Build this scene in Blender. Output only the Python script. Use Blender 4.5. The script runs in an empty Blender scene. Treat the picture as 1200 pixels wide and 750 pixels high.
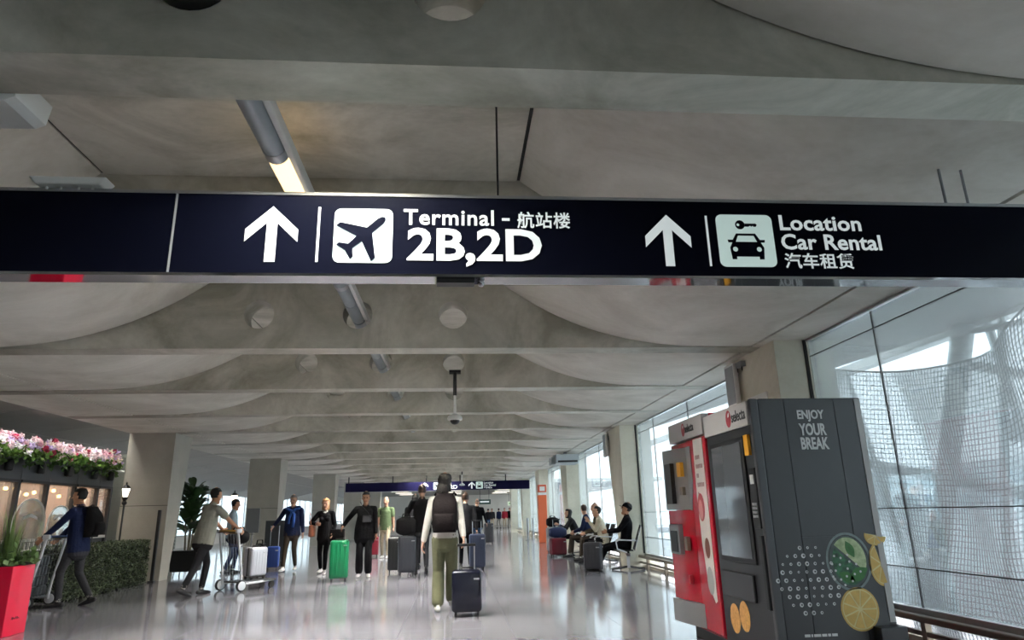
import bpy, bmesh, math, random
import numpy as np
from mathutils import Vector, Matrix, kdtree
random.seed(7)
PI = math.pi
scene = bpy.context.scene
COL = scene.collection

# ------------------------------------------------------------------ camera, world, exposure
cam_data = bpy.data.cameras.new('camera')
cam_data.sensor_width = 36.0
cam_data.lens = 782.5 / 1200 * 36.0
cam_data.clip_start = 0.05
cam_data.clip_end = 500
cam = bpy.data.objects.new('camera', cam_data)
COL.objects.link(cam)
def cam_basis(p, y, r):
    F = Vector((math.sin(y) * math.cos(p), math.cos(y) * math.cos(p), math.sin(p)))
    Rt = Vector((math.cos(y), -math.sin(y), 0))
    U = Rt.cross(F)
    return math.cos(r) * Rt + math.sin(r) * U, -math.sin(r) * Rt + math.cos(r) * U, F
_r, _u, _f = cam_basis(.28252, .08772, -.02349)
cam.matrix_world = Matrix(((_r.x, _u.x, -_f.x, 0), (_r.y, _u.y, -_f.y, 0), (_r.z, _u.z, -_f.z, 1.2), (0, 0, 0, 1)))
scene.camera = cam

world = bpy.data.worlds.new('overcast_sky')
scene.world = world
world.use_nodes = True
_bg = world.node_tree.nodes['Background']
_bg.inputs['Color'].default_value = (0.90, 0.95, 1.0, 1)
_bg.inputs['Strength'].default_value = 5.4
scene.view_settings.view_transform = 'Standard'
scene.view_settings.look = 'None'
scene.view_settings.gamma = 1.0
scene.view_settings.use_curve_mapping = False
scene.view_settings.exposure = 0.66
STRIP = 600.0            # luminance of the fill strips added to brighten the concourse
scene.cycles.max_bounces = 10
scene.cycles.diffuse_bounces = 6
scene.cycles.glossy_bounces = 4
scene.cycles.transparent_max_bounces = 12

# ------------------------------------------------------------------ materials
def srgb(h):
    h = h.lstrip('#')
    v = [int(h[i:i + 2], 16) / 255 for i in (0, 2, 4)]
    return tuple(c / 12.92 if c <= .04045 else ((c + .055) / 1.055) ** 2.4 for c in v)
MATS = {}
def mat(name, hexcol, rough=.6, metal=0, var=0, vscale=8, bump=0, bscale=40, coat=0, emit=0, spec=.5, col2=None, detail=4, stretch=None):
    if name in MATS:
        return MATS[name]
    m = bpy.data.materials.new(name)
    m.use_nodes = True
    nt = m.node_tree
    b = nt.nodes['Principled BSDF']
    c = srgb(hexcol)
    b.inputs['Base Color'].default_value = (*c, 1)
    b.inputs['Roughness'].default_value = rough
    b.inputs['Metallic'].default_value = metal
    b.inputs['Specular IOR Level'].default_value = spec
    b.inputs['Coat Weight'].default_value = coat
    if emit:
        b.inputs['Emission Color'].default_value = (*c, 1)
        b.inputs['Emission Strength'].default_value = emit
    if var or bump:
        tc = nt.nodes.new('ShaderNodeTexCoord')
        src = tc.outputs['Object']
        if stretch:
            mp = nt.nodes.new('ShaderNodeMapping')
            mp.inputs['Scale'].default_value = stretch
            nt.links.new(src, mp.inputs['Vector'])
            src = mp.outputs['Vector']
    if var:
        n = nt.nodes.new('ShaderNodeTexNoise')
        n.inputs['Scale'].default_value = vscale
        n.inputs['Detail'].default_value = detail
        n.inputs['Roughness'].default_value = .6
        nt.links.new(src, n.inputs['Vector'])
        r = nt.nodes.new('ShaderNodeValToRGB')
        c2 = srgb(col2) if col2 else tuple(x * (1 - var) for x in c)
        r.color_ramp.elements[0].position = .32
        r.color_ramp.elements[1].position = .68
        r.color_ramp.elements[0].color = (*c2, 1)
        r.color_ramp.elements[1].color = (*tuple(min(1, x * (1 + var * .5)) for x in c), 1)
        nt.links.new(n.outputs['Fac'], r.inputs['Fac'])
        nt.links.new(r.outputs['Color'], b.inputs['Base Color'])
    if bump:
        n2 = nt.nodes.new('ShaderNodeTexNoise')
        n2.inputs['Scale'].default_value = bscale
        n2.inputs['Detail'].default_value = 3
        nt.links.new(src, n2.inputs['Vector'])
        bp = nt.nodes.new('ShaderNodeBump')
        bp.inputs['Strength'].default_value = bump
        bp.inputs['Distance'].default_value = .02
        nt.links.new(n2.outputs['Fac'], bp.inputs['Height'])
        nt.links.new(bp.outputs['Normal'], b.inputs['Normal'])
    MATS[name] = m
    return m

def glass_mat(name, tint, refl=.12, rough=.02, haze=0.0):
    if name in MATS:
        return MATS[name]
    m = bpy.data.materials.new(name)
    m.use_nodes = True
    nt = m.node_tree
    nt.nodes.clear()
    out = nt.nodes.new('ShaderNodeOutputMaterial')
    tr = nt.nodes.new('ShaderNodeBsdfTransparent')
    tr.inputs['Color'].default_value = (*srgb(tint), 1)
    gl = nt.nodes.new('ShaderNodeBsdfGlossy')
    gl.inputs['Roughness'].default_value = rough
    gl.inputs['Color'].default_value = (.9, .95, .95, 1)
    fr = nt.nodes.new('ShaderNodeLayerWeight')
    fr.inputs['Blend'].default_value = .25
    mul = nt.nodes.new('ShaderNodeMath')
    mul.operation = 'MULTIPLY_ADD'
    mul.inputs[1].default_value = .5
    mul.inputs[2].default_value = refl * .35
    nt.links.new(fr.outputs['Fresnel'], mul.inputs[0])
    mx = nt.nodes.new('ShaderNodeMixShader')
    nt.links.new(mul.outputs[0], mx.inputs['Fac'])
    last = tr.outputs[0]
    if haze:
        df = nt.nodes.new('ShaderNodeBsdfTranslucent')
        df.inputs['Color'].default_value = (.85, .87, .88, 1)
        m2 = nt.nodes.new('ShaderNodeMixShader')
        m2.inputs['Fac'].default_value = haze
        nt.links.new(last, m2.inputs[1])
        nt.links.new(df.outputs[0], m2.inputs[2])
        last = m2.outputs[0]
    nt.links.new(last, mx.inputs[1])
    nt.links.new(gl.outputs[0], mx.inputs[2])
    nt.links.new(mx.outputs[0], out.inputs['Surface'])
    MATS[name] = m
    return m

def concrete(name, a, b, rough=.62, scale=1.1):
    """board-marked concrete: large cloudy stains, fine mottling, small relief"""
    m = bpy.data.materials.new(name)
    m.use_nodes = True
    nt = m.node_tree
    bs = nt.nodes['Principled BSDF']
    bs.inputs['Roughness'].default_value = rough
    bs.inputs['Specular IOR Level'].default_value = .35
    geo = nt.nodes.new('ShaderNodeNewGeometry')
    mp = nt.nodes.new('ShaderNodeMapping')
    mp.inputs['Scale'].default_value = (.9, 1.2, 1.0)
    nt.links.new(geo.outputs['Position'], mp.inputs['Vector'])
    n1 = nt.nodes.new('ShaderNodeTexNoise')
    n1.inputs['Scale'].default_value = scale
    n1.inputs['Detail'].default_value = 7
    n1.inputs['Roughness'].default_value = .62
    n1.inputs['Distortion'].default_value = .8
    nt.links.new(mp.outputs['Vector'], n1.inputs['Vector'])
    n2 = nt.nodes.new('ShaderNodeTexNoise')
    n2.inputs['Scale'].default_value = 16
    n2.inputs['Detail'].default_value = 5
    nt.links.new(mp.outputs['Vector'], n2.inputs['Vector'])
    r = nt.nodes.new('ShaderNodeValToRGB')
    r.color_ramp.elements[0].position = .34
    r.color_ramp.elements[1].position = .64
    r.color_ramp.elements[0].color = (*srgb(b), 1)
    r.color_ramp.elements[1].color = (*srgb(a), 1)
    nt.links.new(n1.outputs['Fac'], r.inputs['Fac'])
    mix = nt.nodes.new('ShaderNodeMix')
    mix.data_type = 'RGBA'
    mix.blend_type = 'OVERLAY'
    mix.inputs[0].default_value = .12
    nt.links.new(r.outputs['Color'], mix.inputs[6])
    nt.links.new(n2.outputs['Fac'], mix.inputs[7])
    nt.links.new(mix.outputs[2], bs.inputs['Base Color'])
    bp = nt.nodes.new('ShaderNodeBump')
    bp.inputs['Strength'].default_value = .06
    bp.inputs['Distance'].default_value = .02
    nt.links.new(n2.outputs['Fac'], bp.inputs['Height'])
    nt.links.new(bp.outputs['Normal'], bs.inputs['Normal'])
    MATS[name] = m
    return m

CONC = concrete('concrete_ceiling', '#cecbbf', '#9a9788')
CONC_S = concrete('concrete_soffit', '#e2dfd5', '#c3bfb3', scale=.8)
CONC_W = concrete('concrete_column', '#dcd8c6', '#c4c0ad', scale=.7)
FLOOR = mat('floor_stone', '#85848b', rough=.10, var=.10, vscale=1.6, spec=.55, detail=8)
GROUT = mat('grout', '#6b6a6e', rough=.35)
FLOORFAR = MATS['floor_stone']
M_JOINT = mat('dark_joint', '#2b2b28', rough=.8)
M_GLASS = glass_mat('window_glass', '#c9d0d2', refl=.10, haze=.16)
M_CLEAR = glass_mat('clear_acrylic', '#f2f6f6', refl=.2, haze=.16)
M_ALU = mat('brushed_aluminium', '#b4b6b8', rough=.28, metal=.85)
M_STEEL = mat('stainless_steel', '#a7a9ab', rough=.22, metal=1)
M_SIGN = mat('sign_navy', '#080a15', rough=.3, spec=.03)
M_SIGNW = mat('sign_lit_white', '#c6cdcd', rough=.5, emit=.42)
M_SIGNI = mat('sign_lit_icon', '#b3c6c1', rough=.5, emit=.42)
M_WHITE = mat('white_plastic', '#dcdcd8', rough=.4)
M_GREYP = mat('grey_plastic', '#8d9092', rough=.45)
M_BLACK = mat('black_plastic', '#111214', rough=.4)
M_RUBBER = mat('black_rubber', '#17181a', rough=.75)
M_BRONZE = mat('bronze_rail', '#8a8071', rough=.38, metal=.55)
M_DARK = mat('charcoal_laminate', '#2b2c2f', rough=.35, var=.06, vscale=30)

# ------------------------------------------------------------------ mesh helpers
class MB:
    def __init__(s):
        s.v = []; s.f = []; s.mi = []; s.cur = 0
    def quad_grid(s, rows, closed_u=False, closed_v=False):
        n = len(rows); m = len(rows[0]); b = len(s.v)
        for r in rows:
            s.v += [tuple(p) for p in r]
        for i in range(n if closed_v else n - 1):
            for j in range(m if closed_u else m - 1):
                s.add((b + i * m + j, b + i * m + (j + 1) % m, b + ((i + 1) % n) * m + (j + 1) % m, b + ((i + 1) % n) * m + j))
        return b
    def add(s, f):
        s.f.append(f); s.mi.append(s.cur)
    def box(s, x0, x1, y0, y1, z0, z1):
        b = len(s.v)
        s.v += [(x0, y0, z0), (x1, y0, z0), (x1, y1, z0), (x0, y1, z0), (x0, y0, z1), (x1, y0, z1), (x1, y1, z1), (x0, y1, z1)]
        for f in ((0, 3, 2, 1), (4, 5, 6, 7), (0, 1, 5, 4), (1, 2, 6, 5), (2, 3, 7, 6), (3, 0, 4, 7)):
            s.add(tuple(b + i for i in f))
        return s
    def hexa(s, pts):      # 8 points in the order of box()
        b = len(s.v); s.v += [tuple(p) for p in pts]
        for f in ((0, 3, 2, 1), (4, 5, 6, 7), (0, 1, 5, 4), (1, 2, 6, 5), (2, 3, 7, 6), (3, 0, 4, 7)):
            s.add(tuple(b + i for i in f))
        return s
    def tube(s, pts, r, n=8, caps=True, flat=1.0):
        pts = [Vector(p) for p in pts]
        rr = r if isinstance(r, (list, tuple)) else [r] * len(pts)
        rows = []; up = None
        for i, p in enumerate(pts):
            t = (pts[min(i + 1, len(pts) - 1)] - pts[max(i - 1, 0)]).normalized()
            if up is None:
                up = Vector((0, 0, 1)) if abs(t.z) < .9 else Vector((0, 1, 0))
            a = t.cross(up).normalized(); c = a.cross(t).normalized(); up = c
            rows.append([p + (a * math.cos(2 * PI * k / n) + c * math.sin(2 * PI * k / n) * flat) * rr[i] for k in range(n)])
        b = s.quad_grid(rows, closed_u=True)
        if caps:
            s.add(tuple(b + k for k in range(n)))
            e = b + (len(rows) - 1) * n
            s.add(tuple(e + n - 1 - k for k in range(n)))
        return s
    def lathe(s, prof, n=16, c=(0, 0, 0), axis='z'):
        rows = []
        for r, z in prof:
            row = []
            for k in range(n):
                a = 2 * PI * k / n
                x, y = r * math.cos(a), r * math.sin(a)
                p = {'z': (x, y, z), 'x': (z, x, y), 'y': (x, z, -y)}[axis]
                row.append((c[0] + p[0], c[1] + p[1], c[2] + p[2]))
            rows.append(row)
        b = s.quad_grid(rows, closed_u=True)
        s.add(tuple(b + n - 1 - k for k in range(n)))
        e = b + (len(rows) - 1) * n
        s.add(tuple(e + k for k in range(n)))
        return s
    def sphere(s, c, r, nu=10, nv=7):
        rx, ry, rz = r if isinstance(r, (tuple, list)) else (r, r, r)
        rows = []
        for i in range(nv + 1):
            ph = PI * (i + .02) / (nv + .04)
            rows.append([(c[0] + rx * math.sin(ph) * math.cos(2 * PI * k / nu), c[1] + ry * math.sin(ph) * math.sin(2 * PI * k / nu), c[2] + rz * math.cos(ph)) for k in range(nu)])
        s.quad_grid(rows, closed_u=True)
        return s
    def prism(s, poly, a0, a1, plane='xz'):
        """poly: list of 2D points; extruded between a0 and a1 along the third axis"""
        def P(p, a):
            return {'xz': (p[0], a, p[1]), 'yz': (a, p[0], p[1]), 'xy': (p[0], p[1], a)}[plane]
        b = len(s.v); n = len(poly)
        s.v += [P(p, a0) for p in poly] + [P(p, a1) for p in poly]
        s.add(tuple(b + i for i in range(n))); s.add(tuple(b + 2 * n - 1 - i for i in range(n)))
        for i in range(n):
            s.add((b + i, b + n + i, b + n + (i + 1) % n, b + (i + 1) % n))
        return s
    def xform(s, M, start=0):
        s.v = s.v[:start] + [tuple(M @ Vector(p)) for p in s.v[start:]]
        return s
    def mesh(s, name, mats, smooth=False, bevel=0, bseg=2):
        me = bpy.data.meshes.new(name)
        me.from_pydata(s.v, [], s.f)
        if not isinstance(mats, (list, tuple)):
            mats = [mats]
        for m in mats:
            me.materials.append(m)
        me.polygons.foreach_set('material_index', s.mi)
        bm = bmesh.new(); bm.from_mesh(me)
        bmesh.ops.recalc_face_normals(bm, faces=bm.faces)
        if bevel:
            bmesh.ops.remove_doubles(bm, verts=bm.verts, dist=1e-5)
            es = [e for e in bm.edges if len(e.link_faces) == 2 and e.calc_face_angle(0) > .5]
            bmesh.ops.bevel(bm, geom=es, offset=bevel, segments=bseg, affect='EDGES', profile=.5, clamp_overlap=True)
        bm.to_mesh(me); bm.free()
        if smooth:
            me.polygons.foreach_set('use_smooth', [True] * len(me.polygons))
            if smooth != 'all':
                me.set_sharp_from_angle(angle=math.radians(38))
        return me
    def obj(s, name, mats, parent=None, smooth=False, bevel=0, bseg=2, label=None):
        return link(name, s.mesh(name, mats, smooth, bevel, bseg), parent, label)

def link(name, me, parent=None, label=None):
    o = bpy.data.objects.new(name, me)
    COL.objects.link(o)
    if parent:
        o.parent = parent
    if label:
        o['label'] = label
    return o
def tag(o, label, cat, group=None):
    o['label'] = label; o['category'] = cat
    if group:
        o['group'] = group
    return o
def struct(o, label=None, cat=None):
    o['kind'] = 'structure'
    if label: o['label'] = label
    if cat: o['category'] = cat
    return o
def thing(name, label, cat, loc=(0, 0, 0), rot=0, group=None):
    o = bpy.data.objects.new(name, None)
    o.empty_display_size = .1
    COL.objects.link(o)
    o.location = loc; o.rotation_euler = (0, 0, rot)
    return tag(o, label, cat, group)
def curve_mesh(name, splines, ext):
    """filled 2D outline (with holes) extruded; in XY of the curve"""
    cu = bpy.data.curves.new(name, 'CURVE')
    cu.dimensions = '2D'; cu.fill_mode = 'BOTH'; cu.extrude = ext
    for pts in splines:
        sp = cu.splines.new('POLY')
        sp.points.add(len(pts) - 1)
        for p, q in zip(sp.points, pts):
            p.co = (q[0], q[1], 0, 1)
        sp.use_cyclic_u = True
    o = bpy.data.objects.new(name, cu)
    COL.objects.link(o)
    bpy.context.view_layer.update()
    me = bpy.data.meshes.new_from_object(o.evaluated_get(bpy.context.evaluated_depsgraph_get()))
    bpy.data.objects.remove(o); bpy.data.curves.remove(cu)
    return me
def text_mesh(name, s, ext=.002, offset=0, spacing=1.0, shear=0):
    cu = bpy.data.curves.new(name, 'FONT')
    cu.body = s; cu.extrude = ext; cu.offset = offset; cu.size = 1; cu.space_character = spacing; cu.shear = shear
    cu.resolution_u = 3
    o = bpy.data.objects.new(name, cu)
    COL.objects.link(o)
    bpy.context.view_layer.update()
    me = bpy.data.meshes.new_from_object(o.evaluated_get(bpy.context.evaluated_depsgraph_get()))
    bpy.data.objects.remove(o); bpy.data.curves.remove(cu)
    return me
def place_flat(me, M):
    """map the mesh's XY (Z = thickness) with matrix M"""
    me.transform(M)
    return me
def fit_text(name, s, a0, a1, b0, b1, depth, mapping, material, parent, offset=.012, thick=.003, spacing=1.0, shear=0):
    """text fitted to the rectangle a0..a1 x b0..b1; mapping(a, b, t) -> point, t = 0..thick"""
    me = text_mesh(name, s, ext=.5, offset=offset, spacing=spacing, shear=shear)
    co = np.array([v.co[:] for v in me.vertices])
    if len(co) == 0:
        return None
    mn, mx = co.min(0), co.max(0)
    for v in me.vertices:
        a = a0 + (a1 - a0) * (v.co.x - mn[0]) / (mx[0] - mn[0])
        b = b0 + (b1 - b0) * (v.co.y - mn[1]) / (mx[1] - mn[1])
        v.co = mapping(a, b, -depth + thick * (v.co.z - mn[2]) / (mx[2] - mn[2]))
    me.materials.clear(); me.materials.append(material)
    return link(name, me, parent)
def shape(name, splines, mapping, thick, material, parent, depth=0):
    me = curve_mesh(name, splines, .5)
    for v in me.vertices:
        v.co = mapping(v.co.x, v.co.y, -depth + thick * (v.co.z + .5))
    bm = bmesh.new(); bm.from_mesh(me); bmesh.ops.recalc_face_normals(bm, faces=bm.faces); bm.to_mesh(me); bm.free()
    me.materials.clear(); me.materials.append(material)
    return link(name, me, parent)
def circ(cx, cy, r, n=24, ry=None):
    ry = ry or r
    return [(cx + r * math.cos(2 * PI * k / n), cy + ry * math.sin(2 * PI * k / n)) for k in range(n)]
def rrect(x0, x1, y0, y1, r, n=5):
    o = []
    for cx, cy, a0 in ((x1 - r, y1 - r, 0), (x0 + r, y1 - r, PI / 2), (x0 + r, y0 + r, PI), (x1 - r, y0 + r, 1.5 * PI)):
        o += [(cx + r * math.cos(a0 + PI / 2 * k / n), cy + r * math.sin(a0 + PI / 2 * k / n)) for k in range(n + 1)]
    return o
def copy_tree(o, parent=None):
    c = o.copy(); COL.objects.link(c); c.parent = parent
    for ch in list(o.children):
        copy_tree(ch, c)
    return c

# ================================================================== THE SETTING
CX, ZB, ZT = -1.17, 3.12, 3.94            # corridor axis, beam soffit, coffer top
BEAM0, PITCH, BT = 2.55, 2.62, .30
XR, XL = 3.65, -5.99                      # edges of the shells
YEND = 50.0
beams_y = [BEAM0 + PITCH * k for k in range(-4, 19)]
COLS_Y = [7.45 + 7.86 * k for k in range(-2, 6)]

# floor: slab with raised stone tiles
fl = MB().box(-16, 9, -14, 86, -.3, -.006).obj('floor', GROUT)
struct(fl, 'polished grey stone floor of the concourse', 'floor')
TS = 1.2
tile_me = MB().box(0, TS - .005, 0, TS - .005, -.02, 0).mesh('tile', FLOOR)
far = MB()
for iy in range(-10, 72):
    for ix in range(-13, 8):
        x0, y0 = 4.2 + TS * (ix - 7) + .005, 5.6 + TS * (iy)
        if -7.8 < x0 < 4.0 and 5.5 <= y0 < 27:
            t = link('tile', tile_me, fl)
            t.location = (x0, y0, 0)
        elif y0 < 85:
            far.box(x0, x0 + TS - .005, y0, y0 + TS - .005, -.02, 0)
ft = far.obj('tile_field', FLOOR, fl); ft['kind'] = 'stuff'

# ceiling: upper slab, transverse beams with round openings, curved shells and flat coffer panels
ce = MB().box(-7.25, 4.75, -13, YEND + 2, 4.25, 4.45).obj('ceiling', CONC)
struct(ce, 'ribbed grey concrete ceiling with curved shells between beams', 'ceiling')
HOLES = (-2.32, -1.17, -.03)
bm_me = curve_mesh('beam', [[(-7.2, ZB), (4.2, ZB), (4.2, 4.25), (-7.2, 4.25)]] + [circ(x, 3.535, .175, 28) for x in HOLES], BT / 2)
bm_me.transform(Matrix(((1, 0, 0, 0), (0, 0, -1, 0), (0, 1, 0, 0), (0, 0, 0, 1))))
bm_me.materials.clear(); bm_me.materials.append(CONC)
for y in beams_y:
    o = link('beam', bm_me, ce); o.location = (0, y + BT / 2, 0)
def shell_z(w):
    return ZB + .012 + (ZT - ZB) * max(0, (4.4 - w) / 2.69) ** 2.5 if w < 4.4 else ZB + .012
def make_shell(sgn):
    mb = MB()
    ws = [1.72 + (4.815 - 1.72) * (i / 22) for i in range(23)]
    L = PITCH - BT - .012
    lo = [[(CX + sgn * w, .012, shell_z(w)) for w in ws], [(CX + sgn * w, L, shell_z(w)) for w in ws]]
    hi = [[(p[0], p[1], p[2] + .1) for p in r] for r in lo]
    mb.quad_grid(lo); mb.quad_grid(hi)
    for a, b in ((lo[0], hi[0]), (lo[1], hi[1])):
        mb.quad_grid([a, b])
    mb.quad_grid([[lo[0][0], lo[1][0]], [hi[0][0], hi[1][0]]]); mb.quad_grid([[lo[0][-1], lo[1][-1]], [hi[0][-1], hi[1][-1]]])
    return mb.mesh('shell', CONC_S, smooth=True)
sh_me = [make_shell(1), make_shell(-1)]
pan_me = MB().box(CX - 1.69, CX + 1.69, .012, PITCH - BT - .015, ZT, ZT + .1).mesh('coffer_panel', CONC)
jt_me = MB().box(CX - 1.73, CX - 1.68, 0, PITCH - BT, ZT + .02, ZT + .11).box(CX + 1.68, CX + 1.73, 0, PITCH - BT, ZT + .02, ZT + .11).box(CX - 1.7, CX + 1.7, PITCH - BT - .03, PITCH - BT, ZT + .02, ZT + .11).mesh('panel_joint', M_JOINT)
for y in beams_y[:-1]:
    link('panel_joint', jt_me, ce).location = (0, y + BT, 0)
    for m in sh_me:
        o = link('shell', m, ce); o.location = (0, y + BT, 0)
    o = link('coffer_panel', pan_me, ce); o.location = (0, y + BT, 0)
# down-facing fill strips, added out of sight behind the beams to brighten the interior
M_FILL = mat('light_strip', '#fffaf2', emit=STRIP)
strips = []
for xa, xb in ((-2.10, -1.40), (-.94, -.24)):
    hb0 = MB().box(xa, xb, 0, .18, 3.43, 3.50).box(xa, xb, .16, .18, 3.245, 3.43).box(xa, xa + .02, 0, .16, 3.245, 3.43).box(xb - .02, xb, 0, .16, 3.245, 3.43)
    strips.append((hb0.mesh('fill_strip_housing', M_BLACK), MB().box(xa + .03, xb - .03, .015, .145, 3.418, 3.425).mesh('fill_strip_lens', M_FILL)))
for y in beams_y[:-1]:
    if y < 2: continue
    for k, pr in enumerate(strips):
        if y < 3 and k == 0: continue
        for m in pr:
            o = link(m.name, m, ce); o.location = (0, y + BT + .005, 0)
M_FILL2 = mat('fill_strip_side', '#fffaf2', emit=STRIP * .035)  # weaker fill strips, added unseen behind the edge beam for the side bay
sl_b = MB().box(-7.42, -7.26, 0, 1.6, 3.36, 3.42).mesh('fill_strip_housing', M_GREYP)
sl_l = MB().box(-7.40, -7.28, .03, 1.57, 3.352, 3.359).mesh('fill_strip_lens', M_FILL2)
for i in range(18):
    for n, m in (('fill_strip_housing', sl_b), ('fill_strip_lens', sl_l)):
        o = link(n, m, ce); o.location = (0, 8.6 + i * 2.62, 0)
# edge beams (soffit strips) on both sides
MB().box(3.675, 4.75, -13, YEND + 2, ZB + .005, 3.6).obj('edge_beam', CONC_S, ce)
MB().box(-7.25, -6.015, -13, YEND + 2, ZB + .005, 3.6).obj('edge_beam', CONC_S, ce)

MB().box(3.64, 3.68, -13, YEND + 2, ZB + .03, ZB + .08).obj('edge_joint', M_JOINT, ce)
MB().box(-6.02, -5.98, -13, YEND + 2, ZB + .03, ZB + .08).obj('edge_joint', M_JOINT, ce)
# right-hand glazed wall: columns, panes, rail
wr = MB().box(4.16, 4.34, -13, YEND, -.05, .06).obj('wall_right', CONC_W)
struct(wr, 'glazed wall with tapering concrete columns along the concourse', 'wall')
def right_col(y):
    return MB().hexa([(3.78, y, 0), (4.5, y, 0), (4.5, y + .62, 0), (3.78, y + .62, 0), (3.78, y, ZB + .004), (4.5, y, ZB + .004), (4.5, y + 1.45, ZB + .004), (3.78, y + 1.45, ZB + .004)])
rc_me = right_col(0).mesh('column', CONC_W)
for y in COLS_Y:
    o = link('column', rc_me, wr); o.location = (0, y, 0)
    if 0 < y < 20:
        MB().box(4.14, 4.18, y - .012, y, .3, ZB).obj('joint', M_JOINT, wr)
win_n = 0
for k, y in enumerate(COLS_Y[:-1]):
    ya, yb = y + .02, y + 7.86
    win_n += 1
    w = MB().box(4.17, 4.27, ya, yb, .22, .30).box(4.17, 4.27, ya, yb, ZB - .02, ZB + .005).obj('window_%d' % win_n, M_ALU)
    struct(w, 'tall glass bay %d of the right wall' % win_n, 'window')
    ys = [ya, y + 2.2, y + 4.4, y + 6.6, yb]
    if k == 1: ys = [ya, y + 2.2, y + 4.4, y + 6.6, yb]
    zs = [.30, .64, 1.17, 2.92, ZB - .02]
    for i in range(4):
        for j in range(4):
            g = .004
            MB().box(4.205, 4.22, ys[i] + g, ys[i + 1] - g, zs[j] + g, zs[j + 1] - g).obj('pane', M_GLASS, w)
    jm = MB()
    for i in range(1, 4):
        jm.box(4.203, 4.222, ys[i] - g, ys[i] + g, zs[0], zs[-1])
    for j in range(1, 4):
        jm.box(4.203, 4.222, ya, yb, zs[j] - g, zs[j] + g)
    jm.obj('seal', M_JOINT, w)
rail = thing('guard_rail', 'low bronze guard rail running along the foot of the windows', 'rail', (0, 0, 0))
MB().box(4.02, 4.10, -12, YEND - 4, .215, .27).obj('top_rail', M_BRONZE, rail, bevel=.012)
MB().box(4.05, 4.09, -12, YEND - 4, .10, .14).obj('lower_rail', M_BRONZE, rail)
po = MB().box(4.045, 4.10, -.03, .03, 0, .22).mesh('post', M_BRONZE)
for i in range(46):
    o = link('post', po, rail); o.location = (0, -11.5 + i * 1.25, 0)

# left-hand row of pillars, far side wall with windows
wl = MB().box(-13.2, -13.0, -14, 86, 0, .5).box(-13.2, -13.0, -14, 86, 2.75, 4.6).box(-13.2, -13.0, -14, 20.5, .5, 2.75).obj('wall_left', mat('wall_offwhite', '#c9c9c4', rough=.6))
struct(wl, 'pale outer wall beyond the left row of pillars', 'wall')
w2 = MB().box(-13.15, -13.05, 20.5, 86, .5, .56).box(-13.15, -13.05, 20.5, 86, 2.7, 2.75).obj('window_9', M_ALU)
struct(w2, 'ribbon of windows in the far left wall', 'window')
for i in range(30):
    y = 20.5 + i * 2.18
    MB().box(-13.11, -13.09, y + .03, y + 2.15, .56, 2.7).obj('pane', M_GLASS, w2)
    MB().box(-13.14, -13.06, y - .03, y + .03, .5, 2.75).obj('mullion', M_ALU, w2)
pil = MB().box(-7.2, -6.3, 0, .02, 0, .02).mesh('pillar_tmp', CONC_W)
def pillar_me():
    a = MB().hexa([(-7.25, 0, 0), (-6.26, 0, 0), (-6.26, .42, 0), (-7.25, .42, 0), (-7.25, 0, ZB + .004), (-6.26, 0, ZB + .004), (-6.26, 1.0, ZB + .004), (-7.25, 1.0, ZB + .004)])
    return a.mesh('pillar', mat('pillar_grey', '#a9a69b', rough=.6, var=.10, vscale=2.2, bump=.1, bscale=25))
pm = pillar_me()
seam = MB().box(-7.252, -6.258, -.002, .004, 1.545, 1.555).mesh('seam', M_JOINT)
tr = struct(MB().box(-7.27, -6.24, -6.4, -6.1, 0, .05).obj('wall_left_pillars', CONC_W), 'row of tapering grey concrete pillars on the left', 'pillar')
PIL_X = {}
for i, y in enumerate([-.04 - 7.86, -.04, 7.82, 15.68, 22.9, 31.6, 39.4, 47.2]):
    o = link('pillar', pm, tr); dx = {22.9: .55, 31.6: .85, 39.4: 1.0, 47.2: 1.2}.get(y, 0)
    o.location = (dx, y, 0)
    s = link('seam', seam, tr); s.location = (dx, y, 0)

# ceiling over the left side bay: sagging panels with dark joints
lc = MB().box(-13.2, -7.25, -14, 86, 4.3, 4.45).obj('ceiling_side_bay', CONC)
struct(lc, 'sloping panelled ceiling over the left side bay', 'ceiling')
def side_z(u):                       # u: 0 at the pillars, 1 at the outer wall
    return 3.48 - .95 * u ** 1.6
def side_panel(u0, u1, L):
    mb = MB()
    us = [u0 + (u1 - u0) * i / 6 for i in range(7)]
    lo = [[(-7.30 - 5.7 * u, 0, side_z(u)) for u in us], [(-7.30 - 5.7 * u, L, side_z(u)) for u in us]]
    hi = [[(p[0], p[1], p[2] + .05) for p in r] for r in lo]
    mb.quad_grid(lo); mb.quad_grid(hi)
    for a, b in ((lo[0], hi[0]), (lo[1], hi[1])): mb.quad_grid([a, b])
    mb.quad_grid([[lo[0][0], lo[1][0]], [hi[0][0], hi[1][0]]]); mb.quad_grid([[lo[0][-1], lo[1][-1]], [hi[0][-1], hi[1][-1]]])
    return mb.mesh('panel', mat('side_ceiling', '#a5a39c', rough=.7, var=.06, vscale=2), smooth=True)
spm = [side_panel(0, .12, 2.57), side_panel(.125, .43, 2.57), side_panel(.435, .99, 2.57)]
for i in range(24):
    for m in spm:
        o = link('panel', m, lc); o.location = (0, -9.6 + i * 2.62, 0)

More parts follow.
